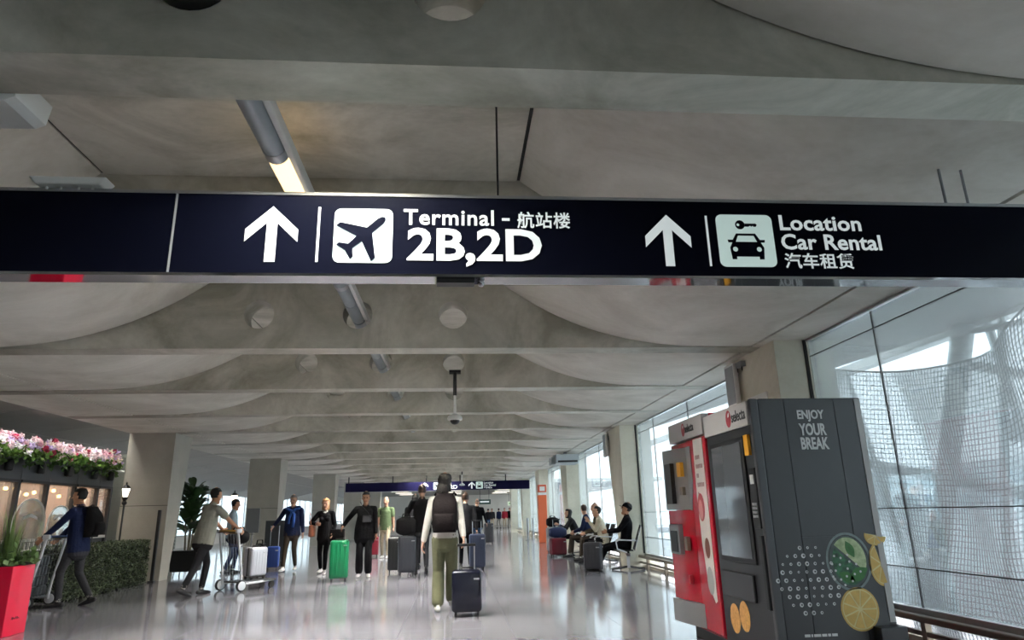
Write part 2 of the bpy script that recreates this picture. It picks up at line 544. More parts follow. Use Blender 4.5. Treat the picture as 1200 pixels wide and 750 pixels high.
# far hall at the end of the concourse
fh = MB().box(-13, 16, 82, 82.3, 0, 5).obj('wall_back', mat('wall_hall', '#d8d5cc', rough=.6))
struct(fh, 'pale end wall of the far hall', 'wall')
MB().box(-13, 16, YEND + 2, 82, 3.45, 3.7).obj('hall_ceiling', mat('hall_ceiling_white', '#c7c5bd', rough=.7), fh)
MB().box(9.0, 16, 50, 82, -.3, 0).obj('hall_floor', FLOOR, fh)
for y in (56, 63.5, 71):
    MB().box(6.2, 6.9, y, y + .7, 0, 3.45).obj('hall_column', CONC_W, fh)
MB().box(9.8, 10.0, 52, 82, 0, 1.0).box(9.8, 10.0, 52, 82, 2.9, 3.45).obj('hall_side', MATS['wall_hall'], fh)
for y in (55, 60, 65, 70, 75):
    for x in (-6, -1, 4):
        MB().box(x, x + 1.6, y, y + .5, 3.43, 3.45).obj('hall_fill', mat('hall_fill_glow', '#fff4e6', emit=2.2), fh)  # glowing panels added to brighten the far hall
# wall closing the concourse behind the viewer
wb = MB().box(-13.2, 4.75, -14.2, -14, 0, 4.5).obj('wall_front', MATS['wall_offwhite'])
struct(wb, 'plain wall closing the concourse behind the viewer', 'wall')

# ------------------------------------------------------------------ outside the windows
og = MB().box(4.75, 120, -60, 140, -.5, -.35).obj('ground_apron', mat('apron', '#dcdedf', rough=.8, var=.06, vscale=.2))
struct(og, 'pale concrete apron outside the windows', 'ground')
og2 = MB().box(-90, -13.4, -60, 140, -.5, -.35).obj('ground_forecourt', MATS['apron'])
struct(og2, 'pale forecourt outside the far left windows', 'ground')
cp = thing('outdoor_canopy', 'grey roof canopy overhanging outside the near window', 'canopy', (0, 0, 0))
MB().hexa([(4.35, -12, 3.45), (6.55, -12, 3.40), (6.55, 7.6, 3.40), (4.35, 30, 3.45), (4.35, -12, 3.75), (6.55, -12, 3.52), (6.55, 7.6, 3.52), (4.35, 30, 3.75)]).obj('canopy_slab', mat('canopy_grey', '#949590', rough=.7, var=.06, vscale=1), cp)
MB().box(6.55, 6.62, -12, 9.5, 3.34, 3.56).obj('edge_trim', M_WHITE, cp)
MB().box(7.2, 7.4, -12, 30, 3.55, 3.7).obj('gutter', M_WHITE, cp)
# steel struts of the scaffold outside
sc = thing('steel_scaffold', 'grey steel tube scaffold with branching struts behind the safety net', 'scaffold', (0, 0, 0))
M_STR = mat('strut_grey', '#b4b9b9', rough=.6)
for nm, a, b, r in (('main_strut', (6.5, 9.45, -.35), (6.5, 7.75, 3.42), .13), ('cross_tube', (6.4, 13.5, 2.45), (6.4, 4.5, .78), .075), ('branch', (6.5, 8.0, 2.95), (6.5, 6.3, 2.35), .06), ('branch', (6.6, 7.5, 3.45), (6.6, 7.05, -.35), .05), ('branch', (6.6, 7.25, 3.4), (6.6, 8.1, .1), .045), ('branch', (6.45, 7.1, 2.05), (6.45, 6.2, 2.95), .055), ('branch', (6.45, 7.2, 2.0), (6.45, 6.4, 1.3), .05), ('branch', (6.55, 7.7, 3.3), (6.55, 6.1, 3.1), .04), ('main_strut', (6.5, 5.2, -.35), (6.5, 4.2, 3.42), .1), ('branch', (6.6, 10.6, 3.3), (6.6, 9.7, -.3), .04)):
    MB().tube([a, b], r, 10).obj(nm, M_STR, sc, smooth=True)
MB().sphere((6.45, 7.2, 2.05), .11).sphere((6.45, 7.32, 1.95), .08).obj('joint_node', M_STR, sc, smooth=True)
# safety net
def net_pt(u, z):                     # u along Y, hanging and billowing
    top = 2.70 + .10 * ((u - 6.6) / 1.2) ** 2 + (.33 * max(0, 6.2 - u) if u < 6.2 else 0)
    t = z
    zz = -.3 + (top + .3) * t
    x = 5.35 + .10 * math.sin(u * 1.7 + zz * .8) + .05 * math.sin(u * 4.1 - zz * 2.3) + .12 * t * t
    return (x, u + .04 * math.sin(zz * 3 + u), zz)
nm = MB()
NU, NV = 92, 52
def ribbon(pts, w):
    rows = [[Vector(p) + Vector((w * .3, w, w)) for p in pts], [Vector(p) - Vector((w * .3, w, w)) for p in pts]]
    nm.quad_grid(rows)
for i in range(NU + 1):
    u = 4.2 + 4.75 * i / NU
    nm.tube([net_pt(u, t / 26) for t in range(27)], .0058, 3, caps=False)
for j in range(NV + 1):
    nm.tube([net_pt(4.2 + 4.75 * i / 46, j / NV) for i in range(47)], .0058 if j < NV else .014, 3, caps=False)
net = nm.obj('safety_net', mat('net_grey', '#4d5458', rough=.9))
sh_ = MB()
sh_.quad_grid([[Vector(net_pt(4.2 + 4.75 * i / 40, j / 20)) + Vector((.03, 0, 0)) for i in range(41)] for j in range(21)])
M_SHEET = glass_mat('debris_sheet', '#f4f5f6', refl=.0, rough=.9, haze=.36)
sh_.obj('backing_sheet', M_SHEET, net, smooth='all')
tag(net, 'grey mesh safety net hanging outside the near window', 'net')
# white debris sheeting behind the net and a pale terminal building beyond
bd = thing('terminal_building', 'pale distant terminal building seen through the right windows', 'building', (60, 0, 0))
MB().box(0, 12, -30, 120, -.4, 5.2).obj('wall', mat('building_pale', '#e3e8ea', rough=.7), bd)
MB().box(-1.2, 12, -30, 120, 5.2, 5.8).obj('roof', mat('building_roof', '#b9c2c6', rough=.7), bd)
wbm = MB().box(-.06, 0, 0, 3.2, 1.0, 2.3).mesh('window', mat('building_window', '#8fa9b3', rough=.2))
for i in range(30):
    for z in (0, 2.2):
        o = link('window', wbm, bd); o.location = (0, -25 + i * 4.6, z)
b2 = thing('office_block', 'pale office block beyond the far left windows', 'building', (-40, 0, 0))
MB().box(-10, 0, 0, 120, -.4, 7).obj('wall', MATS['building_pale'], b2)
wb2 = MB().box(0, .06, 0, 3.0, 1.0, 2.4).mesh('window', MATS['building_window'])
for i in range(24):
    o = link('window', wb2, b2); o.location = (0, 3 + i * 4.8, 0)

# ================================================================== SIGNS
def hmap(y0):                      # map for prints on a face that looks towards -Y
    return lambda a, b, t: (a, y0 - .001 - t, b)
def arrow_poly(x0, x1, z0, z1):
    P = [(.5, 1), (1, .58), (1, .36), (.6, .70), (.6, 0), (.4, 0), (.4, .70), (0, .36), (0, .58)]
    return [(x0 + (x1 - x0) * p[0], z0 + (z1 - z0) * p[1]) for p in P]
def plane_poly(x0, x1, z0, z1):
    """aeroplane seen from above, nose to the upper right"""
    half = [(0, 1.0), (.05, .96), (.075, .88), (.075, .60), (.50, .30), (.50, .20), (.075, .34), (.06, .12), (.20, .01), (.20, -.06), (0, -.01)]
    pts = half + [(-x, y) for x, y in reversed(half[1:-1])]
    cx, cz, s = (x0 + x1) / 2, (z0 + z1) / 2, (x1 - x0) * .90
    o = []
    for x, y in pts:
        y -= .44
        a = -math.radians(47)
        o.append((cx + s * (x * math.cos(a) - y * math.sin(a)), cz + s * (x * math.sin(a) + y * math.cos(a))))
    return o
def N(x0, x1, z0, z1, pts):
    return [(x0 + (x1 - x0) * p[0], z0 + (z1 - z0) * p[1]) for p in pts]
def car_icon(root, x0, x1, z0, z1, mp, m):
    W, H = x1 - x0, z1 - z0
    def R(c, r): return [(x0 + W * p[0], z0 + H * p[1]) for p in circ(c[0], c[1], r, 16, r * W / H)]
    body = [(.22, .14), (.30, .14), (.30, .19), (.70, .19), (.70, .14), (.78, .14), (.80, .36), (.75, .46), (.82, .46), (.83, .51), (.74, .51), (.67, .63), (.33, .63), (.26, .51), (.17, .51), (.18, .46), (.25, .46), (.20, .36)]
    wind = [(.31, .47), (.69, .47), (.64, .59), (.36, .59)]
    shape('car_symbol', [N(x0, x1, z0, z1, body), N(x0, x1, z0, z1, wind), R((.29, .33), .045), R((.71, .33), .045)], mp, .002, m, root, -.003)
    key = [(.42, .80), (.70, .80), (.70, .75), (.66, .75), (.64, .77), (.62, .75), (.60, .77), (.58, .75), (.55, .77), (.44, .77)]
    shape('key_symbol', [N(x0, x1, z0, z1, [(.50, .825), (.70, .825), (.72, .80), (.70, .765), (.66, .765), (.645, .785), (.625, .765), (.60, .785), (.57, .765), (.50, .775)]), R((.42, .80), .085), R((.385, .80), .026)], mp, .002, m, root, -.003)

M_MIRROR = mat('polished_underside', '#c4c4c6', rough=.06, metal=1)
sg = thing('hanging_sign', 'long navy overhead sign pointing to Terminal 2B,2D and Car Rental', 'sign', (0, 0, 0))
MB().box(-5.45, -1.455, 3.30, 3.41, 2.41, 2.85).obj('panel', M_SIGN, sg)
MB().box(-1.445, 3.76, 3.30, 3.41, 2.41, 2.85).obj('panel', M_SIGN, sg)
MB().box(-1.4555, -1.4445, 3.298, 3.40, 2.41, 2.852).obj('panel_joint', M_GREYP, sg)
MB().box(-5.45, 3.76, 3.296, 3.415, 2.395, 2.410).obj('underside', M_MIRROR, sg)
MB().box(-5.45, 3.76, 3.296, 3.415, 2.850, 2.860).obj('top_trim', M_ALU, sg)
MB().box(-5.45, 3.76, 3.36, 3.42, 2.862, 2.90).obj('support_rail', M_ALU, sg)
mp = hmap(3.30)
shape('arrow', [arrow_poly(-1.089, -.821, 2.471, 2.783)], mp, .002, M_SIGNW, sg)
shape('divider', [[(-.723, 2.473), (-.711, 2.473), (-.711, 2.782), (-.723, 2.782)]], mp, .002, M_SIGNW, sg)
shape('pictogram_panel', [rrect(-.637, -.332, 2.470, 2.776, .035)], mp, .002, M_SIGNI, sg)
shape('aeroplane_symbol', [plane_poly(-.637, -.332, 2.470, 2.776)], mp, .002, M_SIGN, sg, -.003)
fit_text('lettering', 'Terminal', -.277, .205, 2.687, 2.778, 0, mp, M_SIGNW, sg, offset=.016, spacing=1.08)
fit_text('lettering', '-', .248, .290, 2.718, 2.733, 0, mp, M_SIGNW, sg, offset=.0)
fit_text('lettering', '航站楼', .331, .620, 2.676, 2.772, 0, mp, M_SIGNW, sg, offset=.012, spacing=1.06)
fit_text('lettering', '2B,2D', -.255, .460, 2.452, 2.671, 0, mp, M_SIGNW, sg, offset=.026, spacing=1.0)
shape('arrow', [arrow_poly(1.030, 1.284, 2.465, 2.767)], mp, .002, M_SIGNW, sg)
shape('divider', [[(1.376, 2.467), (1.388, 2.467), (1.388, 2.765), (1.376, 2.765)]], mp, .002, M_SIGNW, sg)
shape('pictogram_panel', [rrect(1.436, 1.758, 2.464, 2.774, .035)], mp, .002, M_SIGNI, sg)
car_icon(sg, 1.436, 1.758, 2.464, 2.774, mp, M_SIGN)
fit_text('lettering', 'Location', 1.802, 2.279, 2.683, 2.775, 0, mp, M_SIGNW, sg, offset=.02, spacing=1.03)
fit_text('lettering', 'Car Rental', 1.798, 2.380, 2.568, 2.662, 0, mp, M_SIGNW, sg, offset=.02, spacing=1.03)
fit_text('lettering', '汽车租赁', 1.802, 2.199, 2.457, 2.548, 0, mp, M_SIGNW, sg, offset=.012, spacing=1.03)
for x, zt in ((-3.9, 3.6), (.235, 3.93), (2.90, 3.14), (3.04, 3.14)):
    MB().tube([(x, 3.39, 2.89), (x, 3.39, zt + (.0 if x > 0 else -.1))], .006 if x < 2 else .008, 6).obj('hanger_rod', M_BLACK if x < 2 else M_GREYP, sg)
MB().box(-.10, .10, 3.33, 3.40, 2.375, 2.396).obj('sensor_plate', M_BLACK, sg)
MB().sphere((.135, 3.36, 2.382), .02).obj('sensor_eye', M_STEEL, sg)

fs = thing('hanging_sign', 'distant navy overhead sign with white arrows spanning the concourse', 'sign', (0, 0, 0))
MB().box(-5.44, 3.75, 34.7, 34.85, 2.41, 2.84).obj('panel', M_SIGN if False else mat('sign_navy_far', '#121130', rough=.6, spec=.05), fs)
MB().box(-5.44, 3.75, 34.68, 34.86, 2.395, 2.41).obj('underside', M_ALU, fs)
mp = hmap(34.7)
shape('arrow', [arrow_poly(-1.69, -1.36, 2.47, 2.80)], mp, .004, M_SIGNW, fs)
shape('pictogram_panel', [rrect(-1.10, -.76, 2.46, 2.80, .04)], mp, .004, M_SIGNI, fs)
shape('aeroplane_symbol', [plane_poly(-1.10, -.76, 2.46, 2.80)], mp, .004, M_SIGN, fs, -.006)
fit_text('lettering', 'Terminal', -.70, -.20, 2.69, 2.79, 0, mp, M_SIGNW, fs)
fit_text('lettering', '2B,2D', -.70, .1, 2.45, 2.66, 0, mp, M_SIGNW, fs)
shape('arrow', [arrow_poly(.655, .985, 2.47, 2.80)], mp, .004, M_SIGNW, fs)
shape('pictogram_panel', [rrect(1.03, 1.38, 2.46, 2.80, .04)], mp, .004, M_SIGNI, fs)
car_icon(fs, 1.03, 1.38, 2.46, 2.80, lambda a, b, t: (a, 34.697 - t, b), M_SIGN)
for s_, a, b, z in (('Location', 1.43, 1.90, 2.70), ('Car Rental', 1.43, 2.03, 2.58), ('汽车租赁', 1.43, 1.85, 2.46)):
    fit_text('lettering', s_, a, b, z, z + .095, 0, mp, M_SIGNW, fs)
for x in (-5.3, -3.13, -1.46, .23, 2.54):
    MB().tube([(x, 34.78, 2.84), (x, 34.78, 3.2)], .03, 6).obj('hanger_rod', M_BLACK, fs)
for i, (x, y, lab) in enumerate(((2.6, 62, 'small dark green overhead sign in the far hall'), (6.2, 75, 'pale lit overhead sign at the end of the far hall'))):
    g = thing('hall_sign', lab, 'sign', (x, y, 0))
    MB().box(-.55, .55, 0, .1, 2.08, 2.5).obj('panel', mat('sign_green', '#20453c', rough=.4) if i == 0 else mat('sign_pale', '#cfe0c4', emit=.5), g)
    MB().box(-.4, .4, -.01, 0, 2.24, 2.36).obj('lettering', M_SIGNW if i == 0 else mat('sign_leaf', '#5d8a4c'), g)
    for sx in (-.4, .4):
        MB().tube([(sx, .05, 2.5), (sx, .05, 3.46)], .02, 6).obj('hanger_rod', M_BLACK, g)

# ================================================================== CEILING FIXTURES
M_FIXD = mat('fixture_grey', '#5f5f5c', rough=.6)
M_FIXW = mat('fixture_white', '#a8a8a4', rough=.5)
M_SHADE = mat('tube_shade', '#8f979b', rough=.35, metal=.3)
M_LENS = mat('lamp_lens', '#ffdca6', emit=1.3)
for i in range(8):
    y0 = BEAM0 + BT / 2 + PITCH * i
    lab = 'lit grey tube lamp above the large hanging sign' if i == 0 else 'grey tube lamp threaded through the %s rib beyond the large sign' % ['', 'first', 'second', 'third', 'fourth', 'fifth', 'sixth', 'seventh'][i]
    t = thing('tube_lamp', lab, 'lamp', (CX, y0, 3.53), 0, 'tube lamps along the ceiling')
    MB().tube([(-.01, .02, 0), (-.01, 1.26, 0)], .078, 20).obj('shade', M_SHADE, t, smooth=True)
    MB().tube([(-.01, 1.262, 0), (-.01, 1.36, 0)], .080, 20).obj('collar', M_ALU, t, smooth=True)
    MB().tube([(-.01, 1.362, 0), (-.01, 1.95, 0)], .074, 20).obj('lens', M_LENS if i == 0 else M_SHADE, t, smooth=True)
    MB().tube([(-.01, 1.952, 0), (-.01, 2.60, 0)], .078, 20).obj('shade', M_SHADE, t, smooth=True)
    MB().box(.062, .105, .02, 2.60, -.03, .06).obj('reflector', M_WHITE, t, bevel=.01)
dm = thing('dome_camera', 'white dome camera on a pole below the second rib beyond the sign', 'camera', (-.01, 10.3, 0))
MB().tube([(0, 0, 3.36), (0, 0, 2.98)], .028, 10).obj('bracket_pole', M_BLACK, dm, smooth=True)
MB().box(-.09, .09, -.03, .112, 3.34, 3.38).obj('clamp', M_BLACK, dm)
MB().tube([(0, 0, 2.98), (0, 0, 2.66)], .022, 10).obj('pole', M_WHITE, dm, smooth=True)
MB().lathe([(.03, 2.70), (.10, 2.665), (.115, 2.63), (.11, 2.60), (.06, 2.595)], 18).obj('housing', M_WHITE, dm, smooth=True)
MB().sphere((0, 0, 2.60), (.075, .075, .07), 14, 8).obj('dome', M_BLACK, dm, smooth=True)
dm2 = thing('dome_camera', 'far white dome camera on a pole in front of the distant sign', 'camera', (.3, 31.5, 0))
MB().tube([(0, 0, 3.14), (0, 0, 2.98)], .028, 8).obj('bracket_pole', M_BLACK, dm2, smooth=True)
MB().tube([(0, 0, 2.98), (0, 0, 2.56)], .025, 8).obj('pole', M_WHITE, dm2, smooth=True)
MB().lathe([(.03, 2.60), (.12, 2.55), (.13, 2.50), (.06, 2.49)], 14).obj('housing', M_WHITE, dm2, smooth=True)
fx = thing('sign_floodlight', 'flat white floodlight tray standing on top of the large sign', 'floodlight', (-2.02, 3.36, 2.86))
MB().hexa([(-.16, -.04, .045), (.16, -.04, .045), (.16, .05, .045), (-.16, .05, .045), (-.195, -.05, .085), (.195, -.05, .085), (.195, .06, .085), (-.195, .06, .085)]).obj('tray', M_WHITE, fx, bevel=.008)
for x in (-.12, -.05, .04, .11):
    MB().tube([(x, .0, 0.003), (x, .0, .05)], .007, 6).obj('peg', M_WHITE, fx)
pj = thing('ceiling_projector', 'white-rimmed dark unit fixed under the nearest rib', 'fixture', (-2.16, 2.86, 0))
MB().box(-.16, .11, 0, .22, 3.125, 3.20).obj('body', M_BLACK, pj, bevel=.01)
MB().prism([(-.16, 3.088), (.08, 3.088), (.125, 3.11), (.14, 3.215), (.112, 3.215), (.10, 3.124), (-.16, 3.124)], -.005, .24).obj('rim', M_WHITE, pj)
MB().box(.02, .09, .08, .16, 3.20, 3.60).obj('mount', M_GREYP, pj)
sp = thing('ceiling_speaker', 'round dark speaker set in the nearest rib opening', 'speaker', (-1.17, 2.50, 3.535))
MB().lathe([(.172, .0), (.172, .05), (.14, .052), (.12, .02), (.02, .01)], 24, axis='y').obj('bezel', M_BLACK, sp, smooth=True)
MB().box(-.16, .16, .008, .03, -.03, .0).obj('bar', M_ALU, sp)

# right columns: small fittings
cb = thing('emergency_light', 'small grey emergency light on the first right column', 'fixture', (3.78, 8.35, 3.02))
MB().box(-.07, 0, -.09, .09, -.035, .04).obj('body', M_GREYP, cb, bevel=.008)
for y in (-.07, .07):
    MB().tube([(-.05, y, -.035), (-.05, y, -.09)], .008, 6).obj('clip', M_BLACK, cb)
nb = thing('notice_board', 'white notice fixed to the first right column above the vending machines', 'notice', (3.77, 8.02, 2.36))
MB().box(-.012, .008, -.26, .26, -.16, .20).obj('sheet', M_WHITE, nb)
for i in range(4):
    MB().box(-.014, -.012, -.18, .05 + .03 * (i % 2), .10 - i * .045, .115 - i * .045).obj('line_print', M_GREYP, nb)
for i, (y, lab) in enumerate(((8.42, 'grey display panel beside the first right column'), (16.35, 'grey display panel beside the second right column'))):
    d = thing('display_panel', lab, 'display', (3.70, y, 0), 0, 'display panels on the columns')
    MB().box(-.03, .03, .0, .30, 2.5, 3.06).obj('casing', M_WHITE, d, bevel=.006)
    MB().box(-.034, -.030, .02, .28, 2.53, 3.03).obj('screen', M_GREYP, d)
    MB().box(.03, .09, .10, .20, 2.9, 3.0).obj('bracket', M_GREYP, d)
un = thing('air_unit', 'pale grey box unit at the head of the third right column', 'air unit', (3.28, 22.0, 2.72))
MB().box(0, .75, 0, .9, .02, .32).obj('casing', mat('unit_grey', '#b9c1c4', rough=.5), un, bevel=.015)
MB().box(-.16, -.02, .1, .6, .0, .24).obj('side_box', M_GREYP, un, bevel=.01)
MB().box(.05, .7, -.01, 0, .06, .12).obj('grille', M_BLACK, un)
MB().box(.3, .4, .3, .4, .32, .40).obj('hanger', M_GREYP, un)
oc = thing('orange_column', 'slim orange totem column standing near the right windows', 'totem', (3.72, 29.6, 0))
MB().box(-.18, .18, -.18, .18, 0, 1.95).obj('shaft', mat('orange_paint', '#d8663a', rough=.35), oc, bevel=.02)
MB().box(-.18, .18, -.18, .18, 2.06, 2.38).obj('head', mat('orange_head', '#cf5a3a', rough=.35), oc, bevel=.02)
MB().box(-.17, .17, -.17, .17, 1.95, 2.06).obj('band', M_WHITE, oc)
MB().box(-.11, .11, -.19, -.18, 2.12, 2.3).obj('symbol', M_WHITE, oc)
for i, (x, y) in enumerate(((3.38, 32.6), (3.72, 33.4))):
    b = thing('steel_bollard', ['nearer', 'farther'][i] + ' thin steel post in front of the orange column', 'post', (x, y, 0))
    MB().tube([(0, 0, 0), (0, 0, 1.0)], .045, 10).obj('tube', M_STEEL, b, smooth=True)
    MB().lathe([(.11, 0), (.11, .02), (.05, .03)], 12).obj('base', M_STEEL, b)

# ================================================================== VENDING MACHINES
M_VB = mat('vending_black', '#232427', rough=.32, var=.05, vscale=40)
M_VS = mat('vending_side', '#3d3d3f', rough=.38, var=.05, vscale=12)
M_RED = mat('vending_red', '#a80e24', rough=.25, coat=.4)
M_VSIL = mat('vending_silver', '#9fa0a0', rough=.3, metal=.6)
M_HEAD = mat('vending_header', '#b9b8b6', rough=.4)
M_LOGO = mat('logo_red', '#a01c2c', rough=.4)
M_YEL = mat('sticker_yellow', '#e2a32c', rough=.5)
M_PRINT = mat('print_white', '#d9d9d7', rough=.5)
M_VGL = glass_mat('vending_glass', '#6b7176', refl=.9, rough=.03)
vm = thing('vending_machine', 'black snack vending machine with ENJOY YOUR BREAK on its side', 'vending machine', (0, 0, 0))
x0, x1, y0, y1, zt = 2.30, 3.22, 5.05, 6.06, 2.03
MB().box(x0 + .08, x1 - .002, y0 + .012, y1, .08, zt).obj('cabinet', M_VB, vm, bevel=.006)
MB().box(x0 + .12, x1 - .06, y0 + .06, y1 - .04, 0, .08).obj('plinth', M_BLACK, vm)
for a, b in ((x0 + .07, 2.575), (2.580, 2.985), (2.990, 3.155)):
    zz = [(.10, zt - .01)] if a != 2.580 else [(.10, .985), (.99, zt - .01)]
    for c, d in zz:
        MB().box(a, b, y0, y0 + .012, c, d).obj('side_panel', M_VS, vm)
MB().box(3.16, 3.205, y0 - .004, y0 + .012, .38, zt - .01).obj('light_strip', mat('strip_grey', '#b7b6b2', rough=.5), vm)
MB().box(x0, x0 + .07, y0, y0 + .05, .06, zt).obj('corner_post', mat('edge_grey', '#4a4b4e', rough=.3), vm, bevel=.012)
MB().box(3.02, 3.22, y0 - .10, y0 - .002, .0, .36).obj('kick_box', M_DARK, vm, bevel=.006)
sm = hmap(y0)
for s_, a, b, c, d in (('ENJOY', 2.675, 2.895, 1.842, 1.935), ('YOUR', 2.675, 2.895, 1.735, 1.830), ('BREAK', 2.675, 2.900, 1.628, 1.722)):
    fit_text('lettering', s_, a, b, c, d, 0, sm, M_PRINT, vm, offset=.03)
xq = 2.50
for i, wq in enumerate((.05, .02, .06, .045, .03, .05)):
    shape('small_print', [[(xq, .302), (xq + wq - .008, .302), (xq + wq - .008, .320), (xq, .320)]], sm, .001, M_PRINT, vm)
    xq += wq
# printed dots
dots = MB()
for i in range(-6, 7):
    for j in range(-6, 7):
        u, v = i * .062 + (j % 2) * .031, j * .056
        if u * u + v * v < .255 ** 2 and not (u > .13 and v > .12):
            cx, cz = 2.60 + u + .012 * math.sin(j * 2.1), .685 + v
            r = .013 + .004 * math.sin(i * 1.3 + j)
            b = len(dots.v); n = 10
            dots.v += [(cx + r * math.cos(2 * PI * k / n), y0 - .0025, cz + r * math.sin(2 * PI * k / n)) for k in range(n)]
            dots.v += [(cx + .15 * r + .45 * r * math.cos(2 * PI * k / n), y0 - .0025, cz + .45 * r * math.sin(2 * PI * k / n)) for k in range(n)]
            for k in range(n):
                dots.add((b + k, b + (k + 1) % n, b + n + (k + 1) % n, b + n + k))
dots.obj('dot_print', M_PRINT, vm)
# printed glass of lime water
M_PGL = mat('print_glass', '#7d8a87', rough=.5, var=.25, vscale=14)
M_LIME = mat('print_lime', '#c9d3a6', rough=.5, var=.2, vscale=18, col2='#93a878')
M_LEAF = mat('print_leaf', '#3d7a39', rough=.5, var=.3, vscale=20)
M_MINT = mat('print_mint', '#3f7a52', rough=.5, var=.4, vscale=26, col2='#1f3d2c')
M_LEM = mat('print_lemon', '#dcb765', rough=.5, var=.12, vscale=22)
M_LEMR = mat('print_lemon_rind', '#e6d79a', rough=.5)
gx, gz = 2.915, .805
shape('glass_print', [circ(gx, gz, .175, 36, .205), circ(gx, gz, .158, 36, .188)], sm, .001, M_PGL, vm)
shape('glass_print', [circ(gx, gz, .150, 36, .180)], sm, .001, mat('print_glass_dark', '#4d5a55', rough=.5, var=.3, vscale=12), vm, -.0004)
def half_disc(cx, cz, rx, rz, a0, a1, n=18):
    return [(cx + rx * math.cos(a0 + (a1 - a0) * k / n), cz + rz * math.sin(a0 + (a1 - a0) * k / n)) for k in range(n + 1)]
shape('lime_print', [half_disc(gx, gz + .01, .135, .160, -.55, PI - .75)], sm, .001, M_LIME, vm, -.0018)
shape('mint_print', [half_disc(gx, gz - .005, .128, .160, PI - .70, 2 * PI - .60)], sm, .001, M_MINT, vm, -.0018)
def leaf(cx, cz, L, W, a):
    o = []
    for k in range(10): o.append((L * (k / 9 - .5), W * math.sin(PI * k / 9)))
    for k in range(1, 9): o.append((L * (.5 - k / 9), -W * math.sin(PI * k / 9)))
    return [(cx + x * math.cos(a) - y * math.sin(a), cz + x * math.sin(a) + y * math.cos(a)) for x, y in o]
shape('leaf_print', [leaf(gx + .02, gz + .085, .13, .032, -1.15)], sm, .001, M_LEAF, vm, -.003)
shape('leaf_print', [leaf(gx + .06, gz - .09, .17, .045, .5)], sm, .001, M_LEAF, vm, -.003)
shape('leaf_print', [leaf(gx - .03, gz - .11, .14, .036, -.5)], sm, .001, M_LEAF, vm, -.003)
dk = MB()
for i in range(16):
    a, r = i * 2.4, .02 + .11 * math.sqrt(i / 16)
    cx, cz = gx - .04 + r * math.cos(a), gz - .05 + r * .9 * math.sin(a)
    dk.v += [(cx + .009 * math.cos(2 * PI * k / 8), y0 - .0058, cz + .009 * math.sin(2 * PI * k / 8)) for k in range(8)]
    dk.add(tuple(range(len(dk.v) - 8, len(dk.v))))
dk.obj('bubble_print', M_PRINT, vm)
def lemon(cx, cz, rx, rz, a0=0, a1=2 * PI):
    full = a1 - a0 > 6
    shape('lemon_print', [circ(cx, cz, rx, 30, rz) if full else half_disc(cx, cz, rx, rz, a0, a1)], sm, .001, M_LEM, vm, 0)
    shape('lemon_print', [circ(cx, cz, rx * .92, 30, rz * .92) if full else half_disc(cx, cz, rx * .9, rz * .9, a0, a1)], sm, .001, M_LEMR, vm, -.0012)
    n = 9 if full else 4
    for k in range(n):
        b0 = a0 + (a1 - a0) * (k + .06) / n; b1 = a0 + (a1 - a0) * (k + .94) / n
        pts = [(cx + rx * .1 * math.cos((b0 + b1) / 2), cz + rz * .1 * math.sin((b0 + b1) / 2))] + [(cx + rx * .86 * math.cos(b0 + (b1 - b0) * j / 5), cz + rz * .86 * math.sin(b0 + (b1 - b0) * j / 5)) for j in range(6)]
        shape('lemon_segment_print', [pts], sm, .001, M_LEM, vm, -.0024)
lemon(2.945, .475, .145, .150)
lemon(3.165, .78, .095, .155, PI * .62, PI * 1.6)
lemon(3.15, .98, .085, .07, PI * .9, PI * 1.95)
# front (faces the concourse, -X)
fm = lambda a, b, t: (x0 - .001 - t, a, b)          # a along Y, b up
MB().box(x0 + .01, x0 + .08, y0 + .05, y1, .10, zt - .005).obj('door', M_VB, vm, bevel=.008)
MB().box(x0 - .012, x0 + .01, y0 + .05, y1 - .01, 1.83, zt - .01).obj('header', M_HEAD, vm, bevel=.004)
fmh = lambda a, b, t: (x0 - .013 - t, a, b)
def rev(f, c): return lambda a, b, t: f(c - a, b, t)       # prints on a -X face read towards -Y
def logo(root, fmap, yc, z0, z1, s=1.0):
    shape('logo_disc', [[(p[0], p[1]) for p in circ(0, 0, .052 * s, 24, .072 * s)]], lambda a, b, t: fmap(yc - a, (z0 + z1) / 2 + b, t), .002, M_LOGO, root)
    shape('logo_disc', [[(p[0], p[1]) for p in leaf(.012, .03, .05 * s, .012 * s, .9)]], lambda a, b, t: fmap(yc - a, (z0 + z1) / 2 + b, t), .001, M_PRINT, root, -.003)
    fit_text('lettering', 'selecta', 0, .27 * s, (z0 + z1) / 2 - .042 * s, (z0 + z1) / 2 + .05 * s, 0, lambda a, b, t: fmap(yc - .065 * s - a, b, t), M_DARK, root, offset=.012)
logo(vm, fmh, 5.46, 1.83, zt - .01)
MB().box(x0 - .004, x0 + .012, 5.26, 5.97, .78, 1.76).obj('window_frame', M_BLACK, vm, bevel=.004)
MB().box(x0 - .008, x0 - .004, 5.31, 5.93, .82, 1.72).obj('window', mat('vending_window', '#4a4e52', rough=.06, spec=.9), vm)
MB().box(x0 - .010, x0 + .01, 5.09, 5.20, 1.05, 1.5).obj('keypad_panel', M_BLACK, vm, bevel=.004)
for i in range(4):
    for j in range(3):
        MB().box(x0 - .016, x0 - .010, 5.11 + j * .028, 5.13 + j * .028, 1.13 + i * .03, 1.15 + i * .03).obj('key', M_GREYP, vm)
MB().box(x0 - .014, x0 - .008, 5.115, 5.175, 1.38, 1.45).obj('card_reader', M_WHITE, vm)
MB().box(x0 - .012, x0 + .01, 5.14, 5.22, 1.60, 1.76).obj('yellow_sticker', M_YEL, vm)
MB().box(x0 - .014, x0 + .01, 5.34, 5.95, .50, .70).obj('delivery_flap', M_DARK, vm, bevel=.006)
